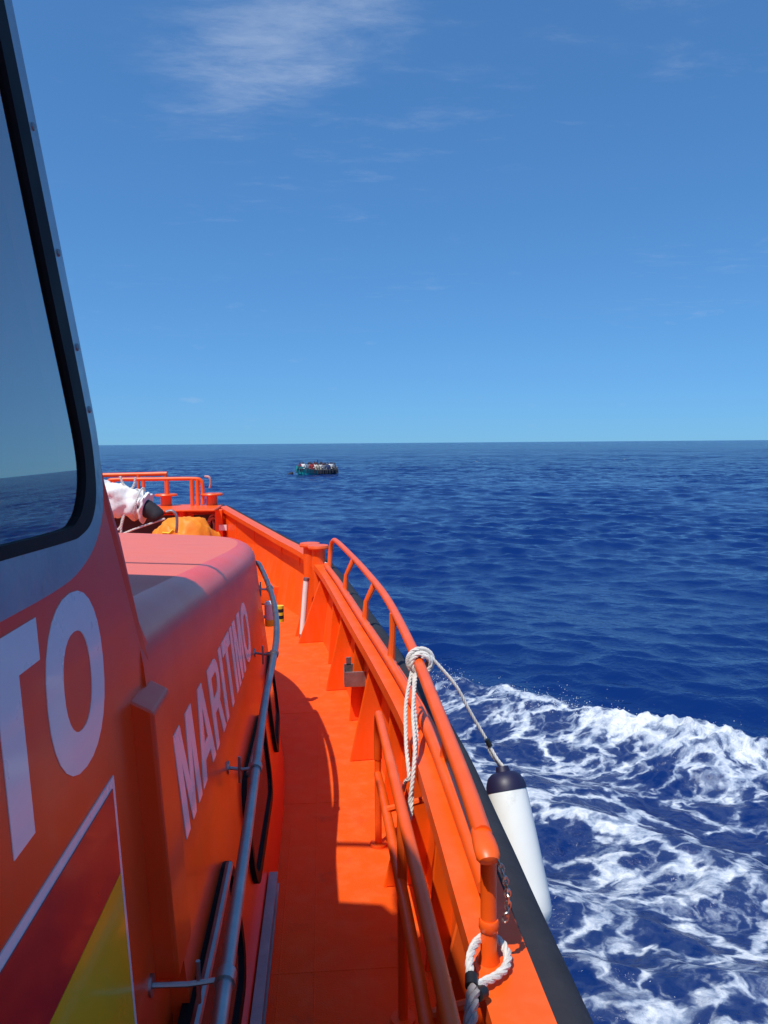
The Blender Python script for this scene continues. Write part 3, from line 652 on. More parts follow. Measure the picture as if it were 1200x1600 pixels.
# raked front with three windscreens
fe = edge[1:]; cols = [0, .045, .285, .345, .655, .715, .955, 1]
rows = [(1.44, 2.9), (1.225, 3.29), (.81, 4.3), (.67, 4.65)]
def FP(r, f, off=0.):
    y, z = r; xs = WX(z) - .001; x = xs + (2 * CX - 2 * xs) * f; return Vector((x, y + .28 * (1 - (2 * f - 1) ** 2) + off, z))
fm_ = MB()
for i in range(3):
    for j in range(7):
        if i == 1 and j in (1, 3, 5): continue
        fm_.add([FP(rows[i], cols[j]), FP(rows[i], cols[j + 1]), FP(rows[i + 1], cols[j + 1]), FP(rows[i + 1], cols[j])], [(0, 1, 2, 3)])
fo_ = fm_.build('wheelhouse_front', 'orange_gloss', boat); sf = fo_.modifiers.new('thick', 'SOLIDIFY'); sf.thickness = .035; sf.offset = 0
for j in (1, 3, 5):
    MB().add([FP(rows[1], cols[j]), FP(rows[1], cols[j + 1]), FP(rows[2], cols[j + 1]), FP(rows[2], cols[j])], [(0, 1, 2, 3)]).build('windscreen', 'glass', boat)
# lining, console, aft wall
MB().box((CX, -.2, 3.13), (3.7, 2.6, .03)).build('console_top', 'inside', boat, bevel=.01)
MB().box((CX, -3.58, 3.2), (3.8, .04, 2.86)).build('wheelhouse_back', 'orange_gloss', boat)
MB().box((-.62, .98, 3.2), (.3, .2, .10), Matrix.Rotation(-.3, 3, 'X')).build('console_screen', 'inside', boat, bevel=.01)
# roof with a deep visor
ro = [(-.42, -3.8), (-.42, .3), (-.45, .75), (-.55, 1.2), (-.68, 1.43), (-1.2, 1.53), (CX, 1.6)]
ro = ro + [(2 * CX - x, y) for x, y in reversed(ro[:-1])]
rf = MB().plate(ro, [], lambda u, v: Vector((u, v, 4.72)), (0, 0, 1), .07).build('wheelhouse_roof', 'orange', boat, bevel=.012)
rp = [(-.60, -3.0, 5.0), (-.62, .6, 5.0), (-.71, 1.22, 5.0), (-.68, 1.62, 5.0), (-.76, 1.72, 5.0), (-1.4, 1.78, 5.0), (CX, 1.8, 5.0)]
rr_ = MB().tube(cat(rp + [mirx(p) for p in reversed(rp[:-1])], 5), .018, 10).build('roof_rail', 'steel', boat, smooth=True)
for x, y in ((-.61, -2), (-.62, .4), (-.71, 1.22), (-1.4, 1.45)):
    MB().cyl((x, y, 4.72), (x, y if y < 1.3 else 1.78, 5.0), .014, 10).build('rail_post', 'steel', rr_, smooth=True)

# ------------------------------------------------------------------ lettering
def quadbar(p, q, t): # slanted bar with horizontal ends
    (x0, y0), (x1, y1) = p, q; return [(x0 - t / 2, y0), (x0 + t / 2, y0), (x1 + t / 2, y1), (x1 - t / 2, y1)]
def ring(cx, cy, rx, ry, n=28, e=2.25, a0=0, a1=360):
    out = []
    for k in range(n):
        a = math.radians(a0 + (a1 - a0) * k / (n if a1 - a0 == 360 else n - 1)); c, s = math.cos(a), math.sin(a)
        out.append((cx + rx * math.copysign(abs(c) ** (2 / e), c), cy + ry * math.copysign(abs(s) ** (2 / e), s)))
    return out
def glyph(ch, t):
    if ch == 'T': return .80, [([(0, 1 - t * .86), (.4 - t / 2, 1 - t * .86), (.4 - t / 2, 0), (.4 + t / 2, 0), (.4 + t / 2, 1 - t * .86), (.8, 1 - t * .86), (.8, 1), (0, 1)], [])]
    if ch == 'I': return t, [([(0, 0), (t, 0), (t, 1), (0, 1)], [])]
    if ch == 'O': return 1.0, [(ring(.5, .5, .5, .52), [list(reversed(ring(.5, .5, .5 - t, .52 - t * .9)))])]
    if ch == 'M':
        w = .98; return w, [([(0, 0), (t * .95, 0), (t * .95, .68), (w / 2 - t * .42, 0), (w / 2 + t * .42, 0), (w - t * .95, .68), (w - t * .95, 0), (w, 0), (w, 1), (w - t * 1.45, 1), (w / 2, .36), (t * 1.45, 1), (0, 1)], [])]
    if ch == 'A':
        w = .98; return w, [([(0, 0), (t * 1.08, 0), (t * 1.08 + .07, .2), (w - t * 1.08 - .07, .2), (w - t * 1.08, 0), (w, 0), (w / 2 + t * .58, 1), (w / 2 - t * .58, 1)], [[(t * 1.08 + .13, .37), (w / 2, .77), (w - t * 1.08 - .13, .37)]])]
    if ch == 'R':
        arc = [(.55 + .29 * math.cos(a), .71 + .29 * math.sin(a)) for a in [math.radians(90 - 18 * k) for k in range(11)]]
        arci = [(.52 + .12 * math.cos(a), .71 + .13 * math.sin(a)) for a in [math.radians(90 - 22.5 * k) for k in range(9)]]
        return .90, [([(0, 0), (0, 1)] + arc[:-1] + [(.66, .43), (.90, 0), (.90 - t * 1.2, 0), (.46, .40), (t, .40), (t, 0)], [[(t, .58)] + list(reversed(arci)) + [(t, .84)]])]
    if ch == 'S':
        top = [(.42 + .40 * math.cos(math.radians(a)), .735 + .28 * math.sin(math.radians(a))) for a in range(20, 271, 25)]
        bot = [(.42 + .40 * math.cos(math.radians(a)), .265 + .28 * math.sin(math.radians(a))) for a in range(90, -161, -25)]
        cl = top + bot; o1 = []; o2 = []
        for i, p in enumerate(cl):
            a, b = cl[max(i - 1, 0)], cl[min(i + 1, len(cl) - 1)]; dx, dy = b[0] - a[0], b[1] - a[1]; l = math.hypot(dx, dy); nx, ny = -dy / l * t * .46, dx / l * t * .46
            o1.append((p[0] + nx, p[1] + ny)); o2.append((p[0] - nx, p[1] - ny))
        return .84, [(o1 + list(reversed(o2)), [])]
    if ch == 'L': return .72, [([(0, 0), (.72, 0), (.72, t * .86), (t, t * .86), (t, 1), (0, 1)], [])]
    if ch == 'E': return .76, [([(0, 0), (.76, 0), (.76, t * .86), (t, t * .86), (t, .5 - t * .4), (.70, .5 - t * .4), (.70, .5 + t * .4), (t, .5 + t * .4), (t, 1 - t * .86), (.76, 1 - t * .86), (.76, 1), (0, 1)], [])]
    if ch == 'V':
        w = .94; return w, [([(w / 2 - t * .55, 0), (w / 2 + t * .55, 0), (w, 1), (w - t * 1.08, 1), (w / 2, .27), (t * 1.08, 1), (0, 1)], [])]
    if ch == 'N':
        w = .86; return w, [([(0, 0), (t, 0), (t, .62), (w - t, 0), (w, 0), (w, 1), (w - t, 1), (w - t, .38), (t, 1), (0, 1)], [])]
def word(txt, H, y_end, zbase, zslope, pt, gap, t, parent):
    W = [glyph(c, t)[0] for c in txt]; tot = sum(W) + gap * (len(txt) - 1); y = y_end - tot * H
    for c, w in zip(txt, W):
        for outer, holes in glyph(c, t)[1]:
            f = lambda u, v, y=y: pt(y + u * H, zbase + zslope * (y + u * H - y_end) + v * H)
            MB().plate(outer, holes, f, (1, 0, .05), .0016).build('letter', 'white_paint', parent)
        y += (w + gap) * H
word('SALVAMENTO', .228, 1.141, 2.974, 0, lambda y, z: Vector((WX(z, .001), y, z)), .04, .255, boat)
word('MARITIMO', .212, 2.965, 2.590, -.014, lambda y, z: TK(y, z, .0015), .115, .225, boat)

# flag panel under the name: white border, red and yellow bands
fl = lambda off: (lambda u, v: Vector((WX(v, off), u, v)))

def band(name, y0, y1, z0, z1, mat, off, par): return MB().plate([(y0, z0), (y1, z0), (y1, z1), (y0, z1)], [], fl(off), (1, 0, .05), .0018).build(name, mat, par)
fb_ = band('flag_panel', .24, 1.137, 2.352, 2.908, 'white_paint', .0018, boat)
band('red_band', .252, 1.122, 2.765, 2.894, 'crimson', .0034, fb_)
band('yellow_band', .252, 1.122, 2.495, 2.7635, 'yellow', .0034, fb_)
band('red_band', .252, 1.122, 2.366, 2.4935, 'crimson', .0034, fb_)

# ------------------------------------------------------------------ bow fittings
YB = 10.72
br = MB().tube(cat([(-1.66, YB, 2.575), (-1.655, YB, 2.80), (-1.68, YB, 2.905), (-1.80, YB, 2.93), (-2.3, YB, 2.93), (-2.8, YB, 2.93), (-2.92, YB, 2.905), (-2.945, YB, 2.80), (-2.94, YB, 2.575)], 6), .026, 12).build('bow_rail', 'orange', boat, smooth=True)
for x in (-1.80, -1.725, -2.13, -2.45, -2.85): MB().cyl((x, YB, 2.565), (x, YB, 2.92), .028 if x > -1.9 else .022, 12).build('rail_post', 'orange', br, smooth=True)
MB().tube([(-2.20, YB + .35, 2.99), (-2.5, YB + .36, 2.985), (-3.3, YB + .36, 2.975)], .03, 12).build('pulpit_bar', 'orange', boat, smooth=True)
for x in (-2.22, -2.6, -3.1): MB().cyl((x, YB + .35, 2.58), (x, YB + .35, 2.98), .022, 12).build('pulpit_post', 'orange', boat, smooth=True)
for x in (-2.16, -1.54):
    q = MB().cyl((x, YB + .04, 2.56), (x, YB + .04, 2.70), .075, 18).build('bow_bollard', 'orange', boat, smooth=True)
    MB().tube([(x, YB + .04, 2.695), (x, YB + .04, 2.71), (x, YB + .04, 2.725)], [.15, .155, .145], 20).build('bollard_cap', 'orange', q, smooth=True)
MB().tube(cat([(-1.93, YB - .05, 2.54), (-1.935, YB - .07, 2.42), (-1.90, YB - .06, 2.34), (-1.84, YB - .02, 2.30)], 6), .05, 12).build('hawse_pipe', 'orange', boat, smooth=True)
MB().box((-1.40, 10.40, 2.22), (.10, .10, .62)).build('corner_post', 'orange', boat, bevel=.012)
MB().box((-1.345, 10.33, 2.29), (.10, .006, .075)).build('notice_plate', 'white_paint', boat)
rg_ = MB().tube(cat([(-1.62, YB, 2.96), (-1.56, YB - .03, 2.95), (-1.54, YB - .02, 2.88), (-1.56, YB, 2.80)], 5), .016, 8)
rg_.build('rag', 'rope_pink', boat, smooth=True)

for x0, x1 in ((-3.0, -2.02), (-1.80, -1.48)):  # dark panels with rims, added to stand in for shade under the bow capping
    lk = MB(); lk.box(((x0 + x1) / 2, 10.745, 2.16), (x1 - x0, .02, .56)); lk.build('shade_panel', 'inside', boat)
    MB().tube([(x0, 10.73, 1.88), (x1, 10.73, 1.88), (x1, 10.73, 2.44), (x0, 10.73, 2.44)], .012, 6, closed=True).build('shade_panel_rim', 'orange', boat)
# coil of line hung on the bow plating
cm_ = MB()
for k in range(5):
    r = .085 + .012 * (k % 3); z0 = 2.30 - .01 * k
    cm_.rope([(-1.50 + r * .8 * math.cos(a), YB - .07 - .018 * k + .01 * math.sin(3 * a), z0 + r * 1.45 * math.sin(a)) for a in [2 * math.pi * i / 24 for i in range(25)]], .014)
cm_.rope(cat([(-1.50, YB - .08, 2.46), (-1.51, YB - .10, 2.36), (-1.49, YB - .16, 2.30), (-1.51, YB - .10, 2.15)], 5), .016)
tag(cm_.build('rope_coil', 'rope_pink', None, smooth=True), 'coil of faded pinkish rope hanging inside the bow plating', 'rope')

# boom wrapped in white canvas, lying across above the foredeck
bm0 = empty('covered_boom', (-2.35, 7.6, fz)); tag(bm0, 'boom wrapped in white canvas with dark end lying above the foredeck', 'boom')
path = cat([(-3.35, 7.75, 3.10), (-2.9, 7.68, 3.06), (-2.35, 7.58, 2.98), (-2.05, 7.53, 2.915), (-1.80, 7.50, 2.85), (-1.68, 7.48, 2.82)], 10)
rn = random.Random(3); rings = []
fr = frames(path)
for i, (p, (t_, u, w)) in enumerate(zip(path, fr)):
    f = i / (len(path) - 1); R = .165 - .055 * f + .012 * math.sin(i * .8) + rn.uniform(-.004, .004); ring_ = []
    for k in range(40):
        a = 2 * math.pi * k / 40; sag = 1.0 + .30 * max(0, -math.cos(a)) + .07 * math.sin(3 * a + i * .35) + .06 * math.sin(5 * a - i * .5) + .05 * math.sin(8 * a + i * .8 + 2 * math.sin(i * .37)) + .05 * math.sin(2 * a + i * 1.3) * math.sin(i * .9)
        ring_.append(p + (u * math.cos(a) + w * math.sin(a)) * R * (sag + .09 * (abs(math.sin(2.5 * a + i * .45)) - .6) + .06 * (abs(math.sin(3.5 * a - i * .7 + 1)) - .6)))
    rings.append(ring_)
MB().loft(rings, closed=True, cap0=True, cap1=True).build('canvas_cover', 'canvas', bm0, smooth=True, angle=60)
MB().tube(cat([(-1.80, 7.49, 2.84), (-1.70, 7.47, 2.80), (-1.62, 7.46, 2.75), (-1.56, 7.45, 2.69)], 5), [.085, .09, .086, .092, .088, .084, .088, .083, .085, .080, .082, .078, .080, .076, .070, .045], 14).build('boom_end', 'black_rubber', bm0, smooth=True)
MB().tube(cat([(-1.50, 7.44, 2.76), (-1.44, 7.43, 2.77), (-1.40, 7.43, 2.72), (-1.40, 7.43, 2.62), (-1.41, 7.44, 2.56)], 5), .014, 8).build('hook', 'steel_dull', bm0, smooth=True)
MB().cyl((-3.1, 7.72, fz), (-3.1, 7.72, 3.0), .09, 18).build('pedestal', 'orange', bm0, smooth=True)
MB().cyl((-2.15, 7.55, 1.9), (-2.15, 7.55, 2.84), .03, 12).build('crutch', 'orange', bm0, smooth=True)
for f in (.45, .86):
    i = int(f * (len(path) - 1)); p = path[i]; t_, u, w = fr[i]; R = .165 - .055 * f + .03
    MB().rope([p + (u * math.cos(a) * 1.05 + w * math.sin(a) * 1.05 - u * .012 * (1 - math.cos(a))) * R + t_ * .02 * math.sin(a) for a in [2 * math.pi * k / 20 for k in range(21)]], .008).build('lashing', 'rope', bm0, smooth=True)
tr_ = MB()
tr_.rope(cat([(-1.93, 7.50, 3.10), (-1.90, 7.50, 3.02), (-1.84, 7.49, 2.97), (-1.80, 7.49, 3.02), (-1.785, 7.49, 3.09)], 5), .012)
tr_.rope(cat([(-1.84, 7.49, 2.99), (-1.83, 7.47, 2.93), (-1.80, 7.46, 2.88), (-1.765, 7.46, 2.93), (-1.77, 7.46, 2.99)], 5), .012)
tag(tr_.build('tie_rope', 'rope', None, smooth=True), 'short white rope knotted upright on top of the canvas boom', 'rope')
tr_ = MB()
tr_.rope(cat([(-1.86, 7.44, 2.82), (-1.90, 7.43, 2.72), (-1.93, 7.43, 2.62), (-2.02, 7.43, 2.55)], 5), .012)
tr_.rope(cat([(-1.88, 7.43, 2.76), (-1.92, 7.42, 2.60), (-1.90, 7.42, 2.40)], 5), .012)
tr_.rope(cat([(-2.0, 7.43, 2.52), (-1.80, 7.42, 2.60), (-1.62, 7.42, 2.66), (-1.5, 7.42, 2.70)], 5), .010)
tag(tr_.build('tie_rope', 'rope', None, smooth=True), 'white lashing rope hanging slack below the canvas boom', 'rope')

# orange tarpaulin thrown over gear on the foredeck
tb = MB(); c0 = Vector((-1.56, 8.55, fz)); NR, NA = 18, 72; V = []; rn = random.Random(9); rings = []
for i in range(NR + 1):
    f = i / NR; rr = []
    for k in range(NA):
        a = 2 * math.pi * k / NA
        fold = 1 + (.12 * (abs(math.sin(2.5 * a + 1.0 + .6 * f)) - .6) + .09 * (abs(math.sin(4.5 * a + 2 - f)) - .6) + .05 * math.sin(13 * a + 3 * f)) * (1 - f) ** .35
        R = (1 - f) ** .55; h_ = .70 * (1 - (1 - f) ** 1.7)
        rr.append(c0 + Vector((.50 * R * fold * math.cos(a) + .05 * f, .38 * R * fold * math.sin(a), h_ + .05 * math.sin(4 * a + i * .9) * (1 - f) * f * 4 + .025 * math.sin(9 * a - i * 1.4) * (1 - f))))
    rings.append(rr)
tb.loft(rings, closed=True, cap1=True)
tp = tb.build('tarpaulin', 'orange_cloth', None, smooth=True, angle=50); tag(tp, 'bright orange tarpaulin heaped over gear on the foredeck behind the cabin', 'tarpaulin')
yt = MB()
for k in range(9):
    x = -2.02 + .052 * k; yt.box((x, 8.16 + .012 * (k % 3), 2.30 + .022 * k + .012 * (k % 2)), (.075, .02, .035), Matrix.Rotation(.5 * math.sin(k * 2.1) - .3, 3, 'Y') @ Matrix.Rotation(.4, 3, 'X'))
yt.build('yellow_edging', 'yellow_tape', tp, bevel=.004)

# ------------------------------------------------------------------ loose gear amidships
# emergency light clipped beside the handrail
el = empty('lifebuoy_light', (-.30, 4.6, 2.30)); tag(el, 'small white and yellow emergency light clipped beside the cabin handrail', 'light')
MB().tube([(-.335, 4.6, 2.345), (-.335, 4.6, 2.36), (-.335, 4.6, 2.44), (-.335, 4.6, 2.455)], [.026, .030, .030, .018], 16).build('lamp_body', 'white_paint', el, smooth=True)
MB().tube([(-.335, 4.6, 2.305), (-.335, 4.6, 2.345)], .028, 16).build('yellow_band', 'yellow_tape', el, smooth=True)
for k in range(5):
    MB().tube([(-.272, 4.62, 2.325 + .02 * k), (-.272, 4.62, 2.343 + .02 * k)], .022, 14).build('striped_band', 'black' if k % 2 else 'yellow_tape', el, smooth=True)
MB().tube([(-.335, 4.6, 2.36), (-.30, 4.61, 2.35), (-.272, 4.62, 2.35)], .008, 8).build('clip', 'black', el, smooth=True)
MB().tube([(-.335, 4.6, 2.36), (-.37, 4.6, 2.36), (-.42, 4.58, 2.36)], .010, 8).build('wall_clip', 'steel', el, smooth=True)

# fender and the rope that holds it
ft = Vector((.632, 2.60, 2.185)); fbm_ = Vector((.682, 2.41, 1.80)); ax = (fbm_ - ft).normalized()
fen = empty('fender', fbm_); tag(fen, 'white cylindrical fender with navy blue top hanging outside the rail', 'fender')
prof = [(.0, .058), (.012, .067), (.03, .0712), (.2, .0732), (.36, .0732), (.41, .071), (.435, .062), (.45, .046), (.458, .022), (.46, .01)]
MB().tube([ft + ax * a for a, r in prof], [r for a, r in prof], 28).build('fender_body', 'white_pvc', fen, smooth=True, angle=60)
prof = [(-.062, .010), (-.060, .022), (-.042, .026), (-.038, .043), (-.026, .058), (-.008, .067), (.008, .0712), (.022, .0724), (.023, .070)]
MB().tube([ft + ax * a for a, r in prof], [r for a, r in prof], 28).build('fender_head', 'navy', fen, smooth=True, angle=60)
MB().tube([fbm_ + ax * .005, fbm_ + ax * .03], [.02, .012], 12).build('fender_foot', 'navy', fen, smooth=True)
fr_ = empty('fender_rope', along(2.66, .055, .25)); tag(fr_, 'white rope knotted on the guard rail holding the fender', 'rope')
wp = along(2.66, .055, .25); tdir = (along(2.7, .055, .25) - along(2.5, .055, .25)).normalized(); uu = Vector((0, 0, 1)); vv = tdir.cross(uu).normalized()
coil = [wp + tdir * (-.028 + .056 * i / 70) * (1 if i < 70 else -1) + (uu * math.cos(i * .45) + vv * math.sin(i * .45)) * (.029 + .007 * math.sin(i * .11) + (.006 if 20 < i < 50 else 0)) for i in range(70)]
MB().rope(coil, .0085).build('knot', 'rope', fr_, smooth=True)
MB().rope([wp + tdir * .012 + (uu * math.cos(a) + vv * math.sin(a)) * .046 for a in [i * .3 for i in range(40)]], .0085).build('knot', 'rope', fr_, smooth=True)
eye = ft - ax * .056
MB().rope(cat([wp + vv * .035 + uu * .02, wp + vv * .12 + Vector((0, -.02, -.08)), (wp + eye) / 2 + Vector((.03, 0, .012)), eye + Vector((-.055, .02, .10))], 8), .0062).build('fall', 'rope', fr_, smooth=True)
MB().tube([eye + Vector((-.052, .02, .098)), eye + Vector((-.040, .016, .074))], .0095, 10).build('whipping', 'black', fr_, smooth=True)
MB().rope(cat([eye + Vector((-.045, .018, .08)), eye + Vector((-.02, .0, .035)), eye + Vector((.004, -.012, .004)), eye + Vector((-.008, .012, .006)), eye + Vector((-.04, .02, .05)), eye + Vector((-.05, .02, .085))], 6), .006).build('eye_splice', 'rope', fr_, smooth=True)
# tails and bight hanging inboard
def inb(x, y, z): return Vector((x, y, z))
for pts in ([wp + Vector((-.03, 0, -.02)), inb(.275, 2.58, 2.50), inb(.262, 2.46, 2.40), inb(.262, 2.38, 2.33), inb(.252, 2.40, 2.30), inb(.25, 2.46, 2.24)],
            [wp + Vector((-.025, -.01, -.03)), inb(.298, 2.54, 2.52), inb(.292, 2.42, 2.43), inb(.270, 2.34, 2.34), inb(.255, 2.28, 2.24), inb(.236, 2.28, 2.18)],
            [wp + Vector((-.02, -.02, -.03)), inb(.290, 2.50, 2.50), inb(.282, 2.38, 2.42), inb(.262, 2.31, 2.32), inb(.246, 2.30, 2.22), inb(.232, 2.30, 2.13), inb(.226, 2.31, 2.02), inb(.224, 2.31, 1.98)]):
    MB().rope(cat(pts, 7), .0066).build('tail', 'rope', fr_, smooth=True)

# mooring line seized round the foot of the rail
mr = empty('mooring_line', along(1.42, .02, .03)); tag(mr, 'thick white rope looped round the rail foot with grey tail running aft', 'rope')
a0 = along(1.50, .035, .055)
lp = cat([inb(.262, 1.335, 2.410), inb(.268, 1.365, 2.418), inb(.284, 1.398, 2.420), inb(.304, 1.425, 2.414), inb(.326, 1.440, 2.405), inb(.346, 1.430, 2.398), inb(.352, 1.402, 2.394), inb(.340, 1.372, 2.392), inb(.316, 1.352, 2.392), inb(.290, 1.336, 2.395), inb(.270, 1.318, 2.402)], 7)
MB().rope([Vector((q.x - .002, 1.318 + (q.y - 1.318) * 1.12, q.z - .004)) for q in lp], .0085, pitch=.06).build('loop', 'rope', mr, smooth=True)
MB().tube([inb(.2575, 1.310, 2.4045), inb(.262, 1.333, 2.409)], .0120, 12).build('whipping', 'black', mr, smooth=True)
MB().tube([inb(.281, 1.312, 2.391), inb(.267, 1.299, 2.396)], .0120, 12).build('whipping', 'black', mr, smooth=True)
MB().rope(cat([inb(.262, 1.308, 2.402), inb(.25, 1.27, 2.395), inb(.238, 1.22, 2.375), inb(.225, 1.12, 2.33), inb(.215, .95, 2.25), inb(.20, .7, 2.10), inb(.2, .4, 1.9), inb(.2, .2, 1.80)], 8), .0125, pitch=.075).build('tail', 'rope_grey', mr, smooth=True)

# ------------------------------------------------------------------ the crowded small boat far ahead
far = Vector((-.75, 85.4, 0)); FH = math.radians(196)                # heading: bow to the left, a little towards us
bdir = Vector((math.cos(FH), math.sin(FH), 0)); bside = Vector((-bdir.y, bdir.x, 0))
sb_ = empty('crowded_boat', far); tag(sb_, 'small teal and dark open boat crowded with people far off on the sea', 'boat')
def fb(u, v, z): return far + bdir * u * .88 + bside * v * .9 + Vector((0, 0, z * .92))
st = [(-2.5, .62, .42, -.1), (-2.0, .78, .40, -.22), (-1.0, .90, .42, -.28), (0, .92, .46, -.28), (1.0, .84, .66, -.25), (1.8, .60, .88, -.15), (2.3, .30, 1.0, .0), (2.6, .04, 1.08, .25)]
def hull_rings(k0, k1):
    out = []
    for u, w, zt, zk in st[k0:k1]:
        out.append([fb(u, -w, zt), fb(u, -w * .86, zt * .5 + zk * .5), fb(u, -w * .4, zk), fb(u, w * .4, zk), fb(u, w * .86, zt * .5 + zk * .5), fb(u, w, zt), fb(u, w * .9, zt), fb(u, w * .7, zk + .16), fb(u, -w * .7, zk + .16), fb(u, -w * .9, zt)])
    return out
MB().loft(hull_rings(3, 8), closed=True, cap1=True).build('bow_hull', 'tealhull', sb_, smooth=True)
MB().loft(hull_rings(0, 4), closed=True, cap0=True).build('stern_hull', 'darkhull', sb_, smooth=True)
MB().tube([fb(u, -w, zt + .02) for u, w, zt, zk in st] + [fb(u, w, zt + .02) for u, w, zt, zk in reversed(st[:-1])], .03, 8).build('gunwale', 'darkhull', sb_, smooth=True)
en = MB().box(fb(-2.62, 0, .55), (.25, .28, .45), Matrix.Rotation(FH, 3, 'Z')).build('outboard_motor', 'black', sb_, bevel=.05)
MB().box(fb(-2.72, 0, .05), (.09, .07, .8), Matrix.Rotation(FH, 3, 'Z')).build('motor_leg', 'black', en)
dr = MB().tube([Vector((-3.95, 86.2, -.08)), Vector((-3.72, 86.3, -.02)), Vector((-3.40, 86.3, .10)), Vector((-3.3, 86.3, .08))], [.08, .2, .2, .06], 14).build('drifting_float', 'black_rubber', None, smooth=True)
tag(dr, 'dark float drifting on the water left of the crowded boat', 'float')
for nm, c in (('skin', (.10, .05, .03)), ('hair', (.012, .010, .010)), ('shirt_white', (.74, .74, .72)), ('shirt_black', (.02, .02, .024)), ('shirt_red', (.35, .03, .03)), ('shirt_grey', (.18, .19, .22)), ('shirt_beige', (.50, .42, .32)), ('shirt_navy', (.03, .05, .14)), ('shirt_maroon', (.16, .025, .04)), ('trousers', (.03, .035, .05))):
    M[nm] = paint('cloth_' + nm, c, None, .8)
def body_mesh(kind):
    """one continuous seated (or standing) figure grown with the Skin modifier"""
    J = {'pel': (0, 0, 0), 'sp': (.03, 0, .22), 'ch': (.02, 0, .40), 'nk': (.04, 0, .54), 'hd': (.07, 0, .64), 'ht': (.06, 0, .75)}
    Rd = {'pel': .15, 'sp': .14, 'ch': .16, 'nk': .055, 'hd': .095, 'ht': .07}
    Ed = [('pel', 'sp'), ('sp', 'ch'), ('ch', 'nk'), ('nk', 'hd'), ('hd', 'ht')]
    for s_ in (-1, 1):
        k = 'l' if s_ < 0 else 'r'
        if kind == 0: arm = [(.02, .20 * s_, .47), (.10, .27 * s_, .24), (.32, .14 * s_, .20), (.40, .10 * s_, .20)]
        elif kind == 1: arm = [(.02, .20 * s_, .47), (.02, .30 * s_, .22), (.16, .26 * s_, .04), (.22, .24 * s_, .0)]
        else: arm = [(.02, .20 * s_, .47), (.10, .36 * s_, .62 if s_ > 0 else .24), (.14, .40 * s_, .88 if s_ > 0 else .06), (.15, .40 * s_, .97 if s_ > 0 else .0)]
        if kind < 2: leg = [(.04, .10 * s_, -.02), (.42, .14 * s_, .04), (.46, .13 * s_, -.36), (.56, .13 * s_, -.40)]
        else: leg = [(.0, .10 * s_, -.06), (.03, .11 * s_, -.45), (.0, .11 * s_, -.84), (.12, .12 * s_, -.88)]
        names = [k + n for n in ('sh', 'el', 'wr', 'ha', 'hp', 'kn', 'an', 'to')]
        for n_, p, r in zip(names, arm + leg, (.075, .052, .038, .042, .095, .070, .048, .042)): J[n_] = p; Rd[n_] = r
        Ed += [('ch', k + 'sh'), (k + 'sh', k + 'el'), (k + 'el', k + 'wr'), (k + 'wr', k + 'ha'), ('pel', k + 'hp'), (k + 'hp', k + 'kn'), (k + 'kn', k + 'an'), (k + 'an', k + 'to')]
    keys = list(J); me = bpy.data.meshes.new('figure'); me.from_pydata([J[k] for k in keys], [(keys.index(a), keys.index(b)) for a, b in Ed], [])
    o = bpy.data.objects.new('figure', me); COL.objects.link(o)
    sm = o.modifiers.new('skin', 'SKIN')
    if not me.skin_vertices: bpy.context.view_layer.update()
    sv = me.skin_vertices[0].data if me.skin_vertices else None
    if sv is None:
        bpy.context.view_layer.objects.active = o; bpy.ops.mesh.customdata_skin_add(); sv = me.skin_vertices[0].data
    for i, k in enumerate(keys): sv[i].radius = (Rd[k], Rd[k]); sv[i].use_root = (k == 'pel')
    o.modifiers.new('sub', 'SUBSURF').levels = 1
    dg = bpy.context.evaluated_depsgraph_get(); res = bpy.data.meshes.new_from_object(o.evaluated_get(dg)); bpy.data.objects.remove(o)
    for i in range(4): res.materials.append(M['skin'])
    for p in res.polygons:
        c = p.center; p.use_smooth = True
        if c.z > .70 or (c.z > .60 and c.x < .03): p.material_index = 1
        elif c.z > .555: p.material_index = 0
        elif math.hypot(c.x - .02, c.y) > .33 and kind == 0 and c.z > .1: p.material_index = 0
        elif c.z < .02 or (c.x > .22 and c.z < .12): p.material_index = 3
        else: p.material_index = 2
    return res
FIG = [body_mesh(0), body_mesh(1), body_mesh(2)]
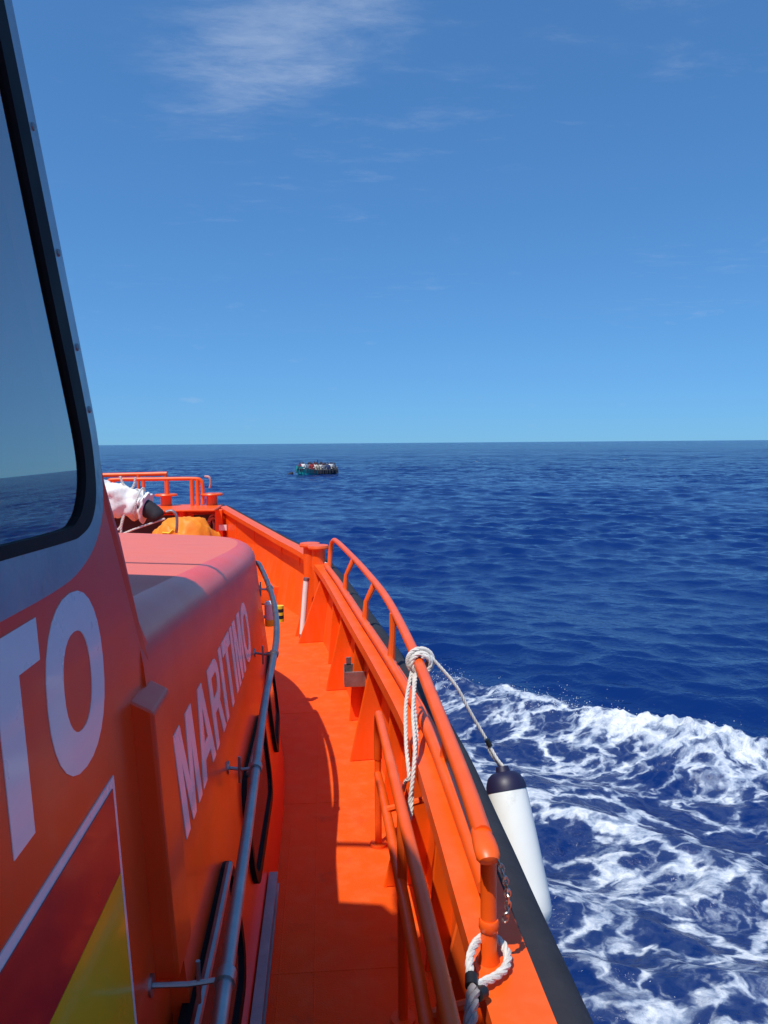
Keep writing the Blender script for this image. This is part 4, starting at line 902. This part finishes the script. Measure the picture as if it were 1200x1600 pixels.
crew = [ # u, v, z, turn, pose, shirt, label
 (2.05, .05, .62, 10, 0, 'shirt_maroon', 'person in maroon top sitting at the bow of the crowded boat'),
 (1.75, .30, .60, 40, 1, 'shirt_white', 'person in white shirt nearest the teal bow of the crowded boat'),
 (1.45, -.35, .56, -40, 0, 'shirt_black', 'person in black top sitting behind the teal bow'),
 (1.20, .45, .56, 80, 1, 'shirt_grey', 'person in grey top on the near gunwale beside the bow'),
 (.95, -.05, .60, 120, 0, 'shirt_navy', 'person in navy top sitting in the forward middle of the crowded boat'),
 (.75, .62, .54, 90, 1, 'shirt_red', 'person in red shirt on the near gunwale of the crowded boat'),
 (.55, -.55, .56, -90, 0, 'shirt_black', 'person in black top on the far gunwale forward of the middle'),
 (.30, .55, .50, 90, 0, 'shirt_white', 'person in white shirt on the near side left of the middle'),
 (.20, .05, .66, 60, 2, 'shirt_maroon', 'person in maroon top standing in the middle with an arm raised'),
 (.0, .72, .46, 95, 1, 'shirt_beige', 'person in beige shirt with legs over the near gunwale'),
 (-.15, -.45, .60, 200, 0, 'shirt_navy', 'person in navy top on the far side amidships'),
 (-.35, .60, .48, 80, 0, 'shirt_white', 'person in white shirt on the near side right of the middle'),
 (-.50, .10, .62, 100, 1, 'shirt_black', 'person in black top sitting amidships behind the white shirts'),
 (-.75, .70, .46, 90, 1, 'shirt_grey', 'person in grey top on the near gunwale toward the stern'),
 (-.90, -.40, .58, -70, 0, 'shirt_red', 'person in red shirt on the far side toward the stern'),
 (-1.10, .25, .56, 60, 0, 'shirt_black', 'person in black top in the middle toward the stern'),
 (-1.35, .60, .46, 85, 1, 'shirt_navy', 'person in navy top on the near gunwale toward the stern'),
 (-1.50, -.20, .58, 150, 0, 'shirt_beige', 'person in beige top facing aft toward the stern'),
 (-1.75, .40, .54, 90, 0, 'shirt_white', 'person in bright white shirt near the stern of the crowded boat'),
 (-2.05, -.10, .54, 180, 1, 'shirt_black', 'person in black top seated by the outboard motor'),
 (-2.20, .45, .48, 120, 0, 'shirt_grey', 'person in grey top sitting at the near stern corner'),
]
for u, v, z, turn, pose, shirt, lab in crew:
    o = bpy.data.objects.new('person', FIG[pose]); COL.objects.link(o)
    o.location = fb(u, v, z + .08); o.rotation_euler = (0, 0, FH + math.radians(turn)); o.scale = (1, 1, 1)
    for i, mn in ((2, shirt),): o.material_slots[i].link = 'OBJECT'; o.material_slots[i].material = M[mn]
    o.material_slots[1].link = 'OBJECT'; o.material_slots[1].material = M['hair']
    o.material_slots[3].link = 'OBJECT'; o.material_slots[3].material = M['trousers']
    tag(o, lab, 'person', 'people aboard the crowded boat')
